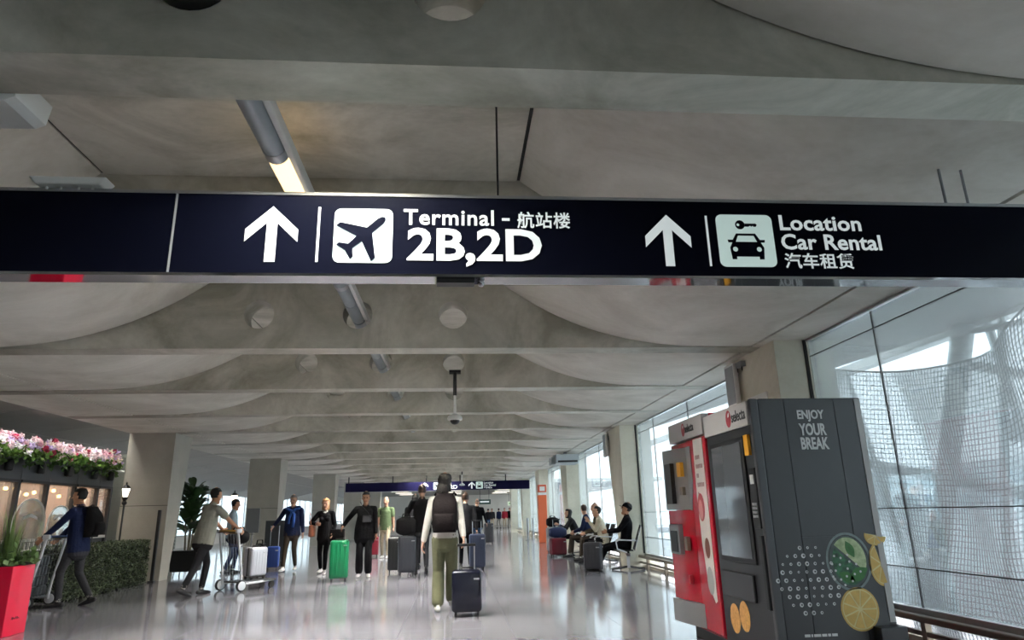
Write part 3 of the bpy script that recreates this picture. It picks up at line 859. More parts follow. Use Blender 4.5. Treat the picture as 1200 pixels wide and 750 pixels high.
MB().box(x0 - .02, x0 + .01, 5.08, 5.13, .48, 1.0).obj('lock_bar', M_BLACK, vm, bevel=.005)
M_BISC = mat('print_biscuit', '#b98a4e', rough=.6, var=.3, vscale=40)
for cy, cz, r in ((5.82, .33, .10), (5.62, .37, .10)):
    shape('biscuit_print', [circ(0, 0, r, 20, r * 1.15)], lambda a, b, t, cy=cy, cz=cz: (x0 + .008 - t, cy - a, cz + b), .001, M_BISC, vm)

rm = thing('vending_machine', 'red and silver drinks vending machine beside the black one', 'vending machine', (0, 0, 0))
ry0, ry1, rz = 6.085, 7.10, 2.07
MB().box(x0 + .06, x1, ry0, ry1, .10, rz).obj('cabinet', M_RED, rm, bevel=.008)
MB().box(x0 + .09, x1 - .03, ry0 + .02, ry1 - .02, 0, .10).obj('plinth', M_BLACK, rm)
MB().box(x0, x0 + .06, ry0 + .01, ry1 - .01, .14, 1.86).obj('door', M_RED, rm, bevel=.01)
MB().box(x0 - .012, x0 + .06, ry0 + .005, ry1 - .005, 1.875, rz - .004).obj('header', M_HEAD, rm, bevel=.004)
logo(rm, fmh, 6.62, 1.875, rz, .9)
shape('white_panel', [[(6.16, 1.85), (6.40, 1.85), (6.42, 1.3), (6.40, .9), (6.34, .55), (6.20, .40), (6.16, .42)]], fm, .003, mat('panel_white', '#cfc8c4', rough=.35), rm)
for i, wq in enumerate((.13, .19, .06, .18, .05)):
    for k in range(int(wq / .03)):
        shape('small_print', [[(6.37 - k * .03, 1.66 - i * .085), (6.35 - k * .03, 1.66 - i * .085), (6.35 - k * .03, 1.695 - i * .085), (6.37 - k * .03, 1.70 - i * .085)]], lambda a, b, t: (x0 - .0045 - t, a, b), .001, mat('print_grey', '#8a5f60'), rm)
for cy, cz, r, m in ((6.33, 1.22, .085, M_LOGO), (6.27, .86, .06, mat('print_brown', '#6b3a2e')), (6.27, .58, .08, mat('print_cup', '#9b9a9a'))):
    shape('panel_print', [circ(0, 0, r, 20, r * 1.5)], lambda a, b, t, cy=cy, cz=cz: (x0 - .005 - t, cy - a, cz + b), .001, m, rm)
shape('panel_print', [circ(0, 0, .05, 20, .09)], lambda a, b, t: (x0 - .0065 - t, 6.34 - a, 1.2 + b), .001, mat('print_pink', '#c98a86'), rm)
# bulging silver left part
def bulge(z0, z1, ya, yb, dx):
    rows = []
    for z in (z0, z1):
        rows.append([(x0 - dx * math.sin(PI * .5 * (k / 10)) - .002, ya + (yb - ya) * k / 10, z) for k in range(11)] + [(x0 + .05, yb, z), (x0 + .05, ya, z)])
    mb = MB(); b = mb.quad_grid(rows, closed_u=True); n = 13
    mb.add(tuple(range(b, b + n))); mb.add(tuple(range(b + 2 * n - 1, b + n - 1, -1)))
    return mb
bulge(1.20, 1.80, 6.62, 7.09, .10).obj('silver_front', M_VSIL, rm, smooth=True)
bulge(.36, 1.195, 6.56, 7.09, .08).obj('red_front', M_RED, rm, smooth=True)
bulge(.15, .355, 6.50, 7.09, .11).obj('silver_base', M_VSIL, rm, smooth=True)
shape('silver_wave', [[(6.62, 1.80), (6.50, 1.80), (6.50, 1.45), (6.60, 1.15), (6.80, 1.0), (6.62, 1.2)]], fm, .006, M_VSIL, rm)
MB().box(x0 - .112, x0 - .05, 6.84, 7.03, 1.26, 1.66).obj('selection_window', M_BLACK, rm, bevel=.004)
MB().box(x0 - .058, x0 - .02, 6.68, 6.79, 1.52, 1.66).obj('yellow_sticker', M_YEL, rm)
MB().box(x0 - .055, x0 - .02, 6.68, 6.76, 1.34, 1.42).obj('coin_panel', M_BRONZE, rm, bevel=.004)
MB().hexa([(x0 - .10, 6.78, .78), (x0 - .02, 6.78, .78), (x0 - .02, 7.07, .78), (x0 - .10, 7.07, .78), (x0 - .10, 6.78, 1.06), (x0 - .02, 6.78, 1.06), (x0 - .02, 7.07, 1.06), (x0 - .10, 7.07, 1.06)]).obj('cup_bay_frame', M_VSIL, rm, bevel=.008)
MB().box(x0 - .104, x0 - .09, 6.82, 7.02, .80, 1.00).obj('cup_bay', M_BLACK, rm)
MB().box(x0 - .075, x0 - .04, 6.62, 6.70, .82, .95).obj('coin_return', M_BRONZE, rm, bevel=.004)
MB().box(x0 - .07, x0 - .04, 6.63, 6.68, .52, .60).obj('lock', M_LOGO, rm, bevel=.004)

# ================================================================== LEFT SIDE: KIOSK, HEDGE, PLANTS
rnd = random.Random(11)
M_KF = mat('kiosk_grey', '#55575b', rough=.5)
M_KD = mat('kiosk_dark', '#2e2f33', rough=.5)
M_KI = mat('kiosk_inside', '#b08f84', rough=.7, var=.15, vscale=3)
M_WOODD = mat('dark_wood', '#4b3427', rough=.5)
M_BULB = mat('bulb_warm', '#ffc070', emit=14)
kx = -7.9
kk = thing('flower_kiosk', 'grey cafe kiosk with glazed front under a row of flower boxes', 'kiosk', (0, 0, 0))
posts = [9.3, 10.3, 11.3, 12.25, 13.13, 14.03, 15.01, 15.93, 16.52]
for y in posts:
    MB().box(kx - .1, kx + .03, y - .04, y + .04, 0, 2.0).obj('post', M_KD, kk)
for a, b in zip(posts[:-1], posts[1:]):
    MB().box(kx - .05, kx + .04, a + .005, b - .005, 2.0, 2.42).obj('fascia_panel', M_KF, kk)
    MB().box(kx - .05, kx - .02, a + .04, b - .04, .0, .90).obj('base_panel', M_KF, kk)
    MB().box(kx - .04, kx - .03, a + .045, b - .045, .96, 1.96).obj('pane', M_CLEAR, kk)
    MB().box(kx - .08, kx + .05, a + .04, b - .04, 1.955, 2.0).obj('head_rail', M_KD, kk)
    MB().box(kx - .06, kx + .04, a + .04, b - .04, .90, .955).obj('sill', M_WHITE, kk)
MB().box(kx - 2.4, kx - 2.3, 9.3, 16.52, 0, 2.4).obj('back_wall', M_KI, kk)
MB().box(kx - 2.3, kx - .1, 16.48, 16.56, 0, 2.4).obj('end_wall', mat('kiosk_end', '#c3a29a', rough=.6), kk)
MB().box(kx - 2.4, kx + .02, 9.3, 16.56, 2.40, 2.46).obj('roof', M_KD, kk)
MB().box(kx - 1.6, kx - .5, 9.8, 16.2, 2.385, 2.395).obj('kiosk_fill_panel', mat('kiosk_fill_glow', '#ffdcc0', emit=5), kk)  # glowing panel added to lift the kiosk interior
MB().box(kx - 1.5, kx - .9, 9.6, 16.2, 0, .95).obj('counter', M_WOODD, kk)
for i in range(6):
    y = 10.0 + i * 1.05
    MB().box(kx - 2.29, kx - 2.26, y, y + .5, 1.3, 1.8).obj('wall_picture', [M_WOODD, M_KD, mat('picture_cream', '#d9c9a8')][i % 3], kk)
for i in range(11):
    y = 11.5 + i * .45
    MB().sphere((kx - .45 - .12 * (i % 2), y, 1.78 + .05 * (i % 3)), .035, 8, 6).obj('bulb', M_BULB, kk, smooth=True)
    MB().tube([(kx - .45 - .12 * (i % 2), y, 1.81 + .05 * (i % 3)), (kx - .45 - .12 * (i % 2), y, 2.4)], .006, 4).obj('bulb_cord', M_BLACK, kk)
for i, y in enumerate((12.6, 13.55, 14.5, 15.5, 16.2)):
    MB().lathe([(.05, 0), (.07, .02), (.075, .16), (.05, .2)], 10, c=(kx + .12, y, 2.12)).obj('spotlight', M_BLACK, kk, smooth=True)
    MB().box(kx + .03, kx + .1, y - .02, y + .02, 2.25, 2.29).obj('spotlight_arm', M_BLACK, kk)
MB().tube([(kx + .05, 16.3, 2.36), (kx + .15, 16.95, 2.36)], .022, 8).sphere((kx + .15, 16.98, 2.36), .06, 10, 7).obj('end_finial', M_WHITE, kk, smooth=True)
# blossoms: a ruffled ball of petals
def blossom_me(name, m, seed, style=0):
    r = random.Random(seed); mb = MB()
    n = 9 if style == 0 else 7
    for k in range(n):
        a, e = 2 * PI * k / n + r.uniform(-.2, .2), r.uniform(-.3, 1.1)
        d = Vector((math.cos(a) * math.cos(e), math.sin(a) * math.cos(e), math.sin(e)))
        s = d.cross(Vector((0, 0, 1))).normalized(); u = s.cross(d)
        w = .5 if style == 0 else .3
        b = len(mb.v)
        mb.v += [tuple(d * .15), tuple(d * .55 + s * w + u * .12), tuple(d * 1.0 + u * .05), tuple(d * .55 - s * w + u * .12), tuple(d * .6 - u * .1)]
        mb.add((b, b + 1, b + 2)); mb.add((b, b + 2, b + 3)); mb.add((b, b + 4, b + 1)); mb.add((b + 4, b + 2, b + 1)); mb.add((b, b + 3, b + 4)); mb.add((b + 3, b + 2, b + 4))
    mb.sphere((0, 0, .12), .42, 6, 4)
    return mb.mesh(name, m)
BL = [blossom_me('blossom', mat('petal_' + n, c, rough=.6, var=.12, vscale=30), i, i % 2) for i, (n, c) in enumerate((('pink', '#f7c9d8'), ('white', '#f9f4f8'), ('magenta', '#d0426f'), ('lilac', '#d3c0ea'), ('pale_pink', '#fbe2ea'), ('cream', '#f1e6cf'), ('deep_red', '#a92b4e')))]
M_FOL = mat('flower_foliage', '#7aa045', rough=.6, var=.4, vscale=9, col2='#35551f')
M_FOL2 = mat('flower_foliage_dark', '#52703a', rough=.6, var=.3, vscale=9)
def leaves_mesh(pts_fn, count, size, seed, aspect=.45):
    r = random.Random(seed); mb = MB()
    for _ in range(count):
        p, nrm = pts_fn(r)
        p = Vector(p); d = Vector((r.gauss(0, 1), r.gauss(0, 1), r.gauss(0, .8))).normalized()
        d = (d + Vector(nrm) * .6).normalized()
        s = d.cross(Vector((r.gauss(0, 1), r.gauss(0, 1), r.gauss(0, 1)))).normalized()
        L = size * r.uniform(.7, 1.3)
        b = len(mb.v)
        mb.v += [tuple(p), tuple(p + d * L * .5 + s * L * aspect), tuple(p + d * L), tuple(p + d * L * .5 - s * L * aspect)]
        mb.add((b, b + 1, b + 2, b + 3))
    return mb
boxes = [(11.7, 12.9), (12.9, 14.1), (14.1, 15.3), (15.3, 16.5)]
ordn = ['leftmost flower box of pink and white blossoms on the kiosk', 'second flower box from the left on the kiosk, pink and white', 'third flower box from the left on the kiosk, pink and white', 'flower box at the right end of the kiosk, pink and white']
for bi, (a, b) in enumerate(boxes):
    fb = thing('flower_box', ordn[bi], 'flower box', (kx - .02, a, 2.46), 0, 'flower boxes on the kiosk')
    MB().box(-.16, .16, .02, b - a - .02, 0, .12).obj('trough', M_KD, fb)
    leaves_mesh(lambda r: ((.14 + r.uniform(0, .1), r.uniform(0, b - a), r.uniform(-.06, .1)), (.5, 0, -.6)), 260, .075, 40 + bi).obj('foliage', M_FOL, fb)['kind'] = 'stuff'
    leaves_mesh(lambda r: ((.16, (b - a) * (.15 + .33 * r.randrange(3)) + r.gauss(0, .06), r.uniform(-.22, .05)), (.3, 0, -1)), 120, .08, 60 + bi).obj('trailing_foliage', M_FOL2, fb)['kind'] = 'stuff'
    for i in range(72):
        o = link('blossom', rnd.choice([BL[0], BL[1], BL[4], BL[1], BL[3], BL[2], BL[5], BL[0], BL[4], BL[1], BL[4], BL[3], BL[6]]), fb)
        tz = rnd.random()
        o.location = (.16 + rnd.uniform(-.1, .12) - .12 * tz, rnd.uniform(0, b - a), .02 + .24 * tz + .06 * math.sin(i))
        s = rnd.uniform(.07, .115); o.scale = (s, s, s)
        o.rotation_euler = (rnd.uniform(-.5, .5), rnd.uniform(.2, 1.2), rnd.uniform(0, 6))

# hedge
M_HEDGE = mat('hedge_leaf', '#6a7558', rough=.5, var=.45, vscale=14, col2='#1c2a1c')
hd = thing('hedge', 'low clipped dark green hedge in front of the kiosk', 'hedge', (0, 0, 0))
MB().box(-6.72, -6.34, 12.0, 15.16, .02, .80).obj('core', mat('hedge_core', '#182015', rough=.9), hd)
def hpt(r):
    k = r.random()
    if k < .62: return (-6.34 + r.uniform(-.02, .03), r.uniform(12.0, 15.18), r.uniform(.01, .84)), (1, 0, .2)
    if k < .86: return (r.uniform(-6.72, -6.33), r.uniform(12.0, 15.18), .80 + r.uniform(-.02, .05)), (0, 0, 1)
    return (r.uniform(-6.72, -6.33), 12.0 if r.random() < .5 else 15.17, r.uniform(.01, .82)), (0, 0, .3)
leaves_mesh(hpt, 11000, .042, 5, .4).obj('foliage', M_HEDGE, hd)['kind'] = 'stuff'

# arched acrylic screens behind the hedge
for i, (ya, yb, zt, lab) in enumerate(((11.75, 12.62, 1.62, 'larger clear arched screen behind the hedge, with white marks'), (12.72, 13.42, 1.52, 'smaller clear arched screen right of the larger one'))):
    a = thing('arched_screen', lab, 'screen', (-7.05, (ya + yb) / 2, 0))
    w = (yb - ya) / 2
    arch = [(-w, .78), (w, .78)] + [(w * math.cos(t * PI / 14), zt - w * .85 + w * .85 * math.sin(t * PI / 14)) for t in range(15)]
    MB().prism(arch, -.006, .006, 'yz').obj('sheet', M_CLEAR, a)
    rim = [(0, w * math.cos(t * PI / 14), zt - w * .85 + w * .85 * math.sin(t * PI / 14)) for t in range(15)]
    MB().tube([(0, w, .0)] + rim + [(0, -w, .0)], .014, 6).obj('rim', M_WHITE, a, smooth=True)
    MB().tube([(0, -w, .80), (0, w, .80)], .016, 6).obj('rail', M_WHITE, a)
    shape('print', [[(-.22, 0), (-.2, .05), (0, .11), (.2, .05), (.22, 0), (0, .055)]], lambda p, q, t: (.0075 + t, p, 1.28 + q), .002, M_PRINT, a)  # curved white mark on the clear sheet
    for k in range(5):
        MB().tube([(0, -.25 + k * .12, .80), (0, -.25 + k * .12, .98)], .012, 6).obj('baluster', M_WHITE, a)

# street style lanterns
def lantern(label, x, y, h, s=1.0):
    l = thing('lantern_post', label, 'lamp post', (x, y, 0), 0, 'lantern posts')
    MB().lathe([(.10, 0), (.10, .04), (.05, .10), (.03, .16)], 12).obj('base', M_BLACK, l, smooth=True)
    MB().tube([(0, 0, .12), (0, 0, h - .34)], .019, 8).obj('pole', M_BLACK, l, smooth=True)
    MB().lathe([(.03, h - .36), (.055, h - .32), (.03, h - .28), (.06, h - .22), (.055, h - .20)], 10).obj('collar', M_BLACK, l, smooth=True)
    MB().lathe([(.045, h - .20), (.085, h - .04), (.08, h - .03)], 6).obj('glass', mat('lantern_glow', '#fff2d8', emit=2.0), l)
    MB().lathe([(.10, h - .03), (.05, h + .03), (.015, h + .05), (.02, h + .08), (.004, h + .11)], 6).obj('cap', M_BLACK, l)
lantern('black lantern post with lit glass behind the hedge by the pillar', -6.86, 15.0, 1.92)
lantern('black lantern post with lit glass between the second and first pillar', -5.98, 19.3, 1.88)

# fig tree in a black pot
fg = thing('potted_fig', 'tall leafy fig plant in a square black pot beside the first pillar', 'plant', (-6.2, 16.95, 0))
MB().hexa([(-.26, -.24, .10), (.26, -.24, .10), (.26, .24, .10), (-.26, .24, .10), (-.30, -.28, .56), (.30, -.28, .56), (.30, .28, .56), (-.30, .28, .56)]).obj('pot', M_BLACK, fg, bevel=.01)
for sx in (-.2, .2):
    for sy in (-.18, .18):
        MB().tube([(sx, sy, 0), (sx * .9, sy * .9, .12)], .014, 6).obj('pot_leg', M_STEEL, fg)
MB().box(-.27, .27, -.25, .25, .50, .545).obj('soil', mat('soil', '#2a211a', rough=1), fg)
M_TRUNK = mat('trunk', '#6f6a55', rough=.8, var=.3, vscale=20)
for k in range(4):
    a = k * 1.7
    MB().tube([(.06 * math.cos(a), .06 * math.sin(a), .52), (.09 * math.cos(a), .09 * math.sin(a), 1.0), (.15 * math.cos(a), .13 * math.sin(a), 1.6)], [.022, .018, .01], 7).obj('stem', M_TRUNK, fg, smooth=True)
def bigleaf(L, W):
    mb = MB(); rows = []
    for i in range(7):
        t = i / 6; w = W * math.sin(PI * (t * .9 + .05)) ** .7 * (.7 + .5 * t); z = .25 * L * math.sin(t * 2.2) - .12 * L * t
        rows.append([(-w, L * t, z + .06 * L), (0, L * t, z), (w, L * t, z + .06 * L)])
    mb.quad_grid(rows)
    return mb.mesh('leaf', mat('fig_leaf', '#33502c', rough=.35, var=.3, vscale=6), smooth='all')
lf = bigleaf(.34, .095)
r2 = random.Random(4)
for i in range(110):
    o = link('leaf', lf, fg)
    z = .95 + 1.0 * (i / 110) + r2.uniform(-.1, .1)
    a = i * 2.399; rr = .04 + .13 * r2.random()
    o.location = (rr * math.cos(a), rr * math.sin(a), z)
    o.rotation_euler = (r2.uniform(-.2, .9), r2.uniform(-.3, .3), a - PI / 2)
    s = r2.uniform(.7, 1.15); o.scale = (s, s, s)

# red planter with tall grass
rp = thing('red_planter', 'tall square red planter with spiky grass at the left edge', 'planter', (-5.24, 8.76, 0))
mb = MB().hexa([(-.21, -.21, 0), (.21, -.21, 0), (.21, .21, 0), (-.21, .21, 0), (-.21, -.21, .75), (.21, -.21, .75), (.21, .21, .75), (-.21, .21, .75)])
mb.obj('pot', mat('planter_red', '#e0103c', rough=.3, coat=.2), rp, bevel=.006)
MB().box(-.19, .19, -.19, .19, .74, .755).obj('soil', MATS['soil'], rp)
MB().tube([(.211, -.09 + .012 * k, .175 + (.018 if k % 2 else -.004) * (1 + .5 * math.sin(k))) for k in range(13)], .003, 5).obj('logo_print', M_DARK, rp)
gb = MB(); r3 = random.Random(8)
for i in range(110):
    a = r3.uniform(0, 2 * PI); rr = r3.uniform(0, .12); L = r3.uniform(.35, .75); lean = r3.uniform(.02, .35)
    p = Vector((rr * math.cos(a), rr * math.sin(a), .75)); d = Vector((math.cos(a), math.sin(a), 0)); s = Vector((-d.y, d.x, 0)) * .009
    rows = []
    for k in range(5):
        t = k / 4
        q = p + d * lean * L * t * t + Vector((0, 0, L * t * (1 - .25 * lean * t)))
        rows.append([q - s * (1.02 - t), q + s * (1.02 - t)])
    gb.quad_grid(rows)
gb.obj('grass', mat('grass_blade', '#54702f', rough=.5, var=.3, vscale=10), rp)['kind'] = 'stuff'
gb2 = leaves_mesh(lambda r: ((r.gauss(0, .1), r.gauss(0, .1), .76 + abs(r.gauss(0, .05))), (0, 0, .5)), 240, .09, 3)
gb2.obj('groundcover', M_FOL2, rp)['kind'] = 'stuff'

# louvred screen and camera behind the kiosk end
lv = thing('louvred_screen', 'pale louvred screen between the kiosk and the first pillar', 'screen', (-8.4, 18.2, 0))
MB().box(-1.6, 1.4, .06, .1, 0, 2.9).obj('backing', mat('louvre_pale', '#aab2aa', rough=.6), lv)
for i in range(34):
    MB().box(-1.6, 1.4, 0, .05, .1 + i * .082, .15 + i * .082).obj('slat', MATS['louvre_pale'], lv)
cc = thing('wall_camera', 'small dark bullet camera on the louvred screen', 'camera', (-8.05, 18.15, 2.05))
MB().tube([(0, 0, 0), (0, -.18, -.05)], .05, 10).obj('body', M_BLACK, cc, smooth=True)
MB().box(-.05, .05, -.02, .04, .02, .12).obj('bracket', M_WHITE, cc)
# grey partition and info stand near the second pillar
gp = thing('grey_partition', 'dark grey low partition behind the blue suitcase', 'partition', (-5.3, 21.2, 0))
MB().box(-.30, .34, 0, .06, .04, 1.17).obj('panel', mat('partition_grey', '#3c3e40', rough=.6), gp, bevel=.008)
for x in (-.2, .24):
    MB().box(x - .03, x + .03, -.15, .2, 0, .04).obj('foot', M_BLACK, gp)
ist = thing('info_stand', 'slim grey information stand against the second pillar', 'stand', (-5.72, 20.3, 0))
MB().box(-.02, .02, .0, .04, .03, .9).obj('post', M_GREYP, ist)
MB().box(-.18, .18, -.03, .03, .85, 1.52).obj('board', mat('stand_grey', '#6f7376', rough=.4), ist, bevel=.01)
MB().lathe([(.2, 0), (.2, .02), (.05, .03)], 16).obj('base', M_GREYP, ist)
tp = thing('barrier_post', 'dark slim barrier post at the end of the hedge by the pillar', 'post', (-6.30, 15.42, 0))
MB().box(-.03, .03, -.03, .03, 0, 1.45).obj('shaft', M_BLACK, tp, bevel=.006)
MB().box(-.06, .06, -.06, .06, 0, .03).obj('base', M_BLACK, tp)

# ================================================================== PEOPLE
def fabric(name, hexc, rough=.85, var=.12):
    return mat('cloth_' + name, hexc, rough=rough, var=var, vscale=9, bump=.35, bscale=22, spec=.12)
SKIN = {'light': mat('skin_light', '#c99a80', rough=.5, var=.05, vscale=20), 'tan': mat('skin_tan', '#b07f60', rough=.5, var=.05, vscale=20), 'dark': mat('skin_brown', '#7d5540', rough=.5, var=.05, vscale=20)}
HAIR = {'black': mat('hair_black', '#15120f', rough=.7, bump=.5, bscale=60), 'brown': mat('hair_brown', '#3a2619', rough=.45, bump=.5, bscale=60), 'grey': mat('hair_grey', '#77706a', rough=.5, bump=.5, bscale=60), 'blond': mat('hair_blond', '#9a7248', rough=.45, bump=.5, bscale=60)}
M_EYE = mat('eye_dark', '#1c1512', rough=.2)
M_LIP = mat('lip', '#97574d', rough=.45)
M_SHOEW = mat('shoe_white', '#e3e1dc', rough=.5)
M_SHOEB = mat('shoe_black', '#141416', rough=.45)

class Body:
    """collects closed tagged lofts that are fused into one skin by a voxel remesh"""
    def __init__(s): s.mb = MB(); s.tags = []
    def loft(s, pts, rad, tagname, right=(1, 0, 0), n=14, step=.022, tagfn=None):
        pts = [Vector(p) for p in pts]
        P = []; Rr = []
        for i in range(len(pts) - 1):
            m = max(1, int((pts[i + 1] - pts[i]).length / step))
            for k in range(m):
                t = k / m
                P.append(pts[i].lerp(pts[i + 1], t)); Rr.append((rad[i][0] * (1 - t) + rad[i + 1][0] * t, rad[i][1] * (1 - t) + rad[i + 1][1] * t))
        P.append(pts[-1]); Rr.append(rad[-1])
        # round ends
        d0 = (P[1] - P[0]).normalized(); d1 = (P[-1] - P[-2]).normalized()
        r0, r1 = min(Rr[0]), min(Rr[-1])
        pre = [(P[0] - d0 * r0 * math.sin(a), (Rr[0][0] * math.cos(a), Rr[0][1] * math.cos(a))) for a in (1.45, 1.0, .5)]
        post = [(P[-1] + d1 * r1 * math.sin(a), (Rr[-1][0] * math.cos(a), Rr[-1][1] * math.cos(a))) for a in (.5, 1.0, 1.45)]
        P = [p for p, _ in pre] + P + [p for p, _ in post]; Rr = [r for _, r in pre] + Rr + [r for _, r in post]
        rows = []; right = Vector(right)
        for i, p in enumerate(P):
            t = (P[min(i + 1, len(P) - 1)] - P[max(i - 1, 0)]).normalized()
            a = right - t * right.dot(t)
            if a.length < 1e-3: a = Vector((0, 1, 0)) - t * t.y
            a.normalize(); c = t.cross(a)
            rows.append([p + a * math.cos(2 * PI * k / n) * Rr[i][0] + c * math.sin(2 * PI * k / n) * Rr[i][1] for k in range(n)])
        b = s.mb.quad_grid(rows, closed_u=True)
        s.mb.add(tuple(b + k for k in range(n))); e = b + (len(rows) - 1) * n
        s.mb.add(tuple(e + n - 1 - k for k in range(n)))
        for i in range(len(P)):
            s.tags += [tagfn(i / (len(P) - 1)) if tagfn else tagname] * n
    def ball(s, c, r, tagname, n=10):
        b = len(s.mb.v); s.mb.sphere(c, r, n, 8)
        s.tags += [tagname] * (len(s.mb.v) - b)
def ik(a, b, l1, l2, pole):
    a, b, pole = Vector(a), Vector(b), Vector(pole)
    d = b - a; L = min(d.length, (l1 + l2) * .999); d.normalize()
    b = a + d * L
    x = (l1 * l1 - l2 * l2 + L * L) / (2 * L); h = math.sqrt(max(0, l1 * l1 - x * x))
    q = pole - d * pole.dot(d); q.normalize()
    return a + d * x + q * h, b

def person(label, x, y, rot, H=1.75, z=0, pelvis=(0, 0, .93), lean=0, side=0, footL=(-.10, .0, 0), footR=(.10, .0, 0), handL=(-.26, .04, .76), handR=(.26, .04, .76),
           head_yaw=0, head_pitch=0, top='white', sleeve='long', pants='black', shoes='black', skin='light', hair='brown', hairstyle='short', female=False, loose=1.0, hem=.84, collar=None, bulk=1.0, voxel=.0095, elbowL=None, elbowR=None, toeL=None, toeR=None, poleK=(0, 1, .15), group=None, cap=None, baggy_top=0, curlL=.5, curlR=.5):
    B = Body()
    pel = Vector(pelvis)
    lr = math.radians(lean)
    up = Vector((math.sin(math.radians(side)), math.sin(lr), math.cos(lr))).normalized()
    fw = Vector((0, math.cos(lr), -math.sin(lr)))
    sw = .168 if female else .190
    # torso
    tw, bu = (.92 if female else 1.0), bulk
    def T(h, f=0): return pel + up * h + fw * f
    hemz = hem - .93
    tl = [T(-.06), T(.06), T(.17), T(.30), T(.42), T(.50), T(.545)]
    trad = [(.165 * bu, .115 * bu), (.162 * bu, .118 * bu), (.148 * tw * bu, .112 * bu), (.165 * tw * bu, .122 * bu), (.178 * tw * bu, .115 * bu), (.145 * tw, .085), (.07, .06)]
    def ttag(t): return 'pants' if t < .17 else 'top'
    B.loft(tl, trad, 'torso', n=20)
    if hem < .9 or baggy_top:       # shirt / jacket skirt
        B.loft([T(hemz + .0), T(.05), T(.30)], [(.192 * bu + baggy_top, .140 * bu + baggy_top), (.186 * bu + baggy_top, .138 * bu + baggy_top), (.174 * tw * bu, .126 * bu)], 'torso', n=20)
    B.loft([T(-.09), T(0)], [(.15 * bu, .115 * bu), (.165 * bu, .12 * bu)], 'torso', n=18)
    if female:
        for sx in (-.075, .075): B.ball(T(.34, .085) + Vector((sx, 0, 0)), .062, 'top')
    # neck and head
    hy, hp = math.radians(head_yaw), math.radians(head_pitch)
    nb = T(.53); nt = nb + up * .09 + fw * .03
    B.loft([nb, nt + up * .03], [(.055, .058), (.05, .055)], 'skin', step=.015)
    if collar: B.loft([T(.50), T(.56)], [(.085, .08), (.068, .068)], 'collar', step=.012)
    HM = Matrix.Translation(nt + Vector((0, .012, .0))) @ Matrix.Rotation(hy, 4, 'Z') @ Matrix.Rotation(-hp, 4, 'X')
    prof = [(-.035, .030, .036, .042), (-.012, .052, .062, .022), (.03, .066, .082, .008), (.075, .073, .094, .002), (.115, .076, .098, -.006), (.15, .073, .094, -.010), (.18, .058, .076, -.012), (.2, .034, .046, -.012)]
    hpts = [HM @ Vector((0, yo, h)) for h, rx, ry, yo in prof]
    B.loft(hpts, [(p[1], p[2]) for p in prof], 'skin', right=HM.to_3x3() @ Vector((1, 0, 0)), n=18, step=.012)
    B.loft([HM @ Vector((0, .094, .085)), HM @ Vector((0, .112, .052))], [(.008, .008), (.013, .011)], 'skin', step=.008, n=8)
    for sx in (-1, 1): B.ball(HM @ Vector((sx * .076, -.005, .07)), (.014, .022, .03), 'skin', 8)
    B.loft([HM @ Vector((-.03, .088, .098)), HM @ Vector((.03, .088, .098))], [(.008, .008)] * 2, 'skin', right=(0, 0, 1), step=.012, n=8)
    # legs
    hands_feet = []
    for sgn, foot, toe in ((-1, footL, toeL), (1, footR, toeR)):
        hip = pel + Vector((sgn * .088, 0, -.02))
        ank = Vector((foot[0], foot[1], foot[2] + .085))
        kn, ank = ik(hip, ank, .432, .425, poleK)
        lo = loose
        B.loft([hip + (kn - hip) * .02, hip.lerp(kn, .5), kn], [(.088 * bu * (1 + .1 * (lo - 1)), .098 * bu), (.075 * (1 + .4 * (lo - 1)), .08 * (1 + .4 * (lo - 1))), (.058 * lo, .06 * lo)], 'pants')
        B.loft([kn, kn.lerp(ank, .4), ank + (kn - ank) * .10], [(.058 * lo, .06 * lo), (.055 * lo * lo ** .4, .058 * lo * lo ** .4), (.045 * lo * lo, .05 * lo * lo)], 'pants')
        B.loft([ank + (kn - ank) * .12, ank], [(.036, .04), (.034, .038)], 'sock', step=.015)
        td = Vector(toe) if toe else Vector((sgn * .12, 1, -.04)); td.normalize()
        dn = Vector((0, 0, -1)); dn = (dn - td * dn.dot(td)).normalized()
        hl = ank - td * .06 + dn * .048
        B.loft([hl, hl + td * .08 + dn * .004, hl + td * .17 + dn * .006, hl + td * .235 + dn * .01], [(.034, .036), (.038, .040), (.044, .032), (.036, .022)], 'shoe', right=td.cross(dn), n=12, step=.018)
        B.loft([ank, ank + dn * .04], [(.036, .042), (.036, .045)], 'shoe', step=.012)
    # arms
    for sgn, hand, elb, curl in ((-1, handL, elbowL, curlL), (1, handR, elbowR, curlR)):
        sh = T(.475) + Vector((sgn * sw, 0, 0))
        el, wr = ik(sh, hand, .285, .255, elb or (sgn * .35, -1, -.2))
        st = .048 + (.006 if sleeve == 'long' else .008); sl = 'top' if sleeve != 'none' else 'skin'
        B.loft([T(.47) + Vector((sgn * sw * .55, 0, 0)), sh], [(.062, .07), (.058, .06)], 'top', right=(0, 1, 0), n=12)
        if sleeve == 'short':
            B.loft([sh, sh.lerp(el, .62)], [(.060, .062), (.066, .066)], 'top', right=(0, 1, 0))
            B.loft([sh.lerp(el, .5), el], [(.046, .048), (.038, .04)], 'skin', right=(0, 1, 0))
            B.loft([el, wr], [(.039, .041), (.025, .028)], 'skin', right=(0, 1, 0))
        else:
            B.loft([sh, sh.lerp(el, .5), el], [(.060, .062), (.056, .058), (.050, .052)], 'top', right=(0, 1, 0))
            B.loft([el, el.lerp(wr, .5), el.lerp(wr, .93)], [(.050, .052), (.045, .047), (.037, .039)], 'top', right=(0, 1, 0))
            B.loft([el.lerp(wr, .85), wr], [(.026, .029), (.025, .028)], 'skin', right=(0, 1, 0))
        d = (wr - el).normalized()
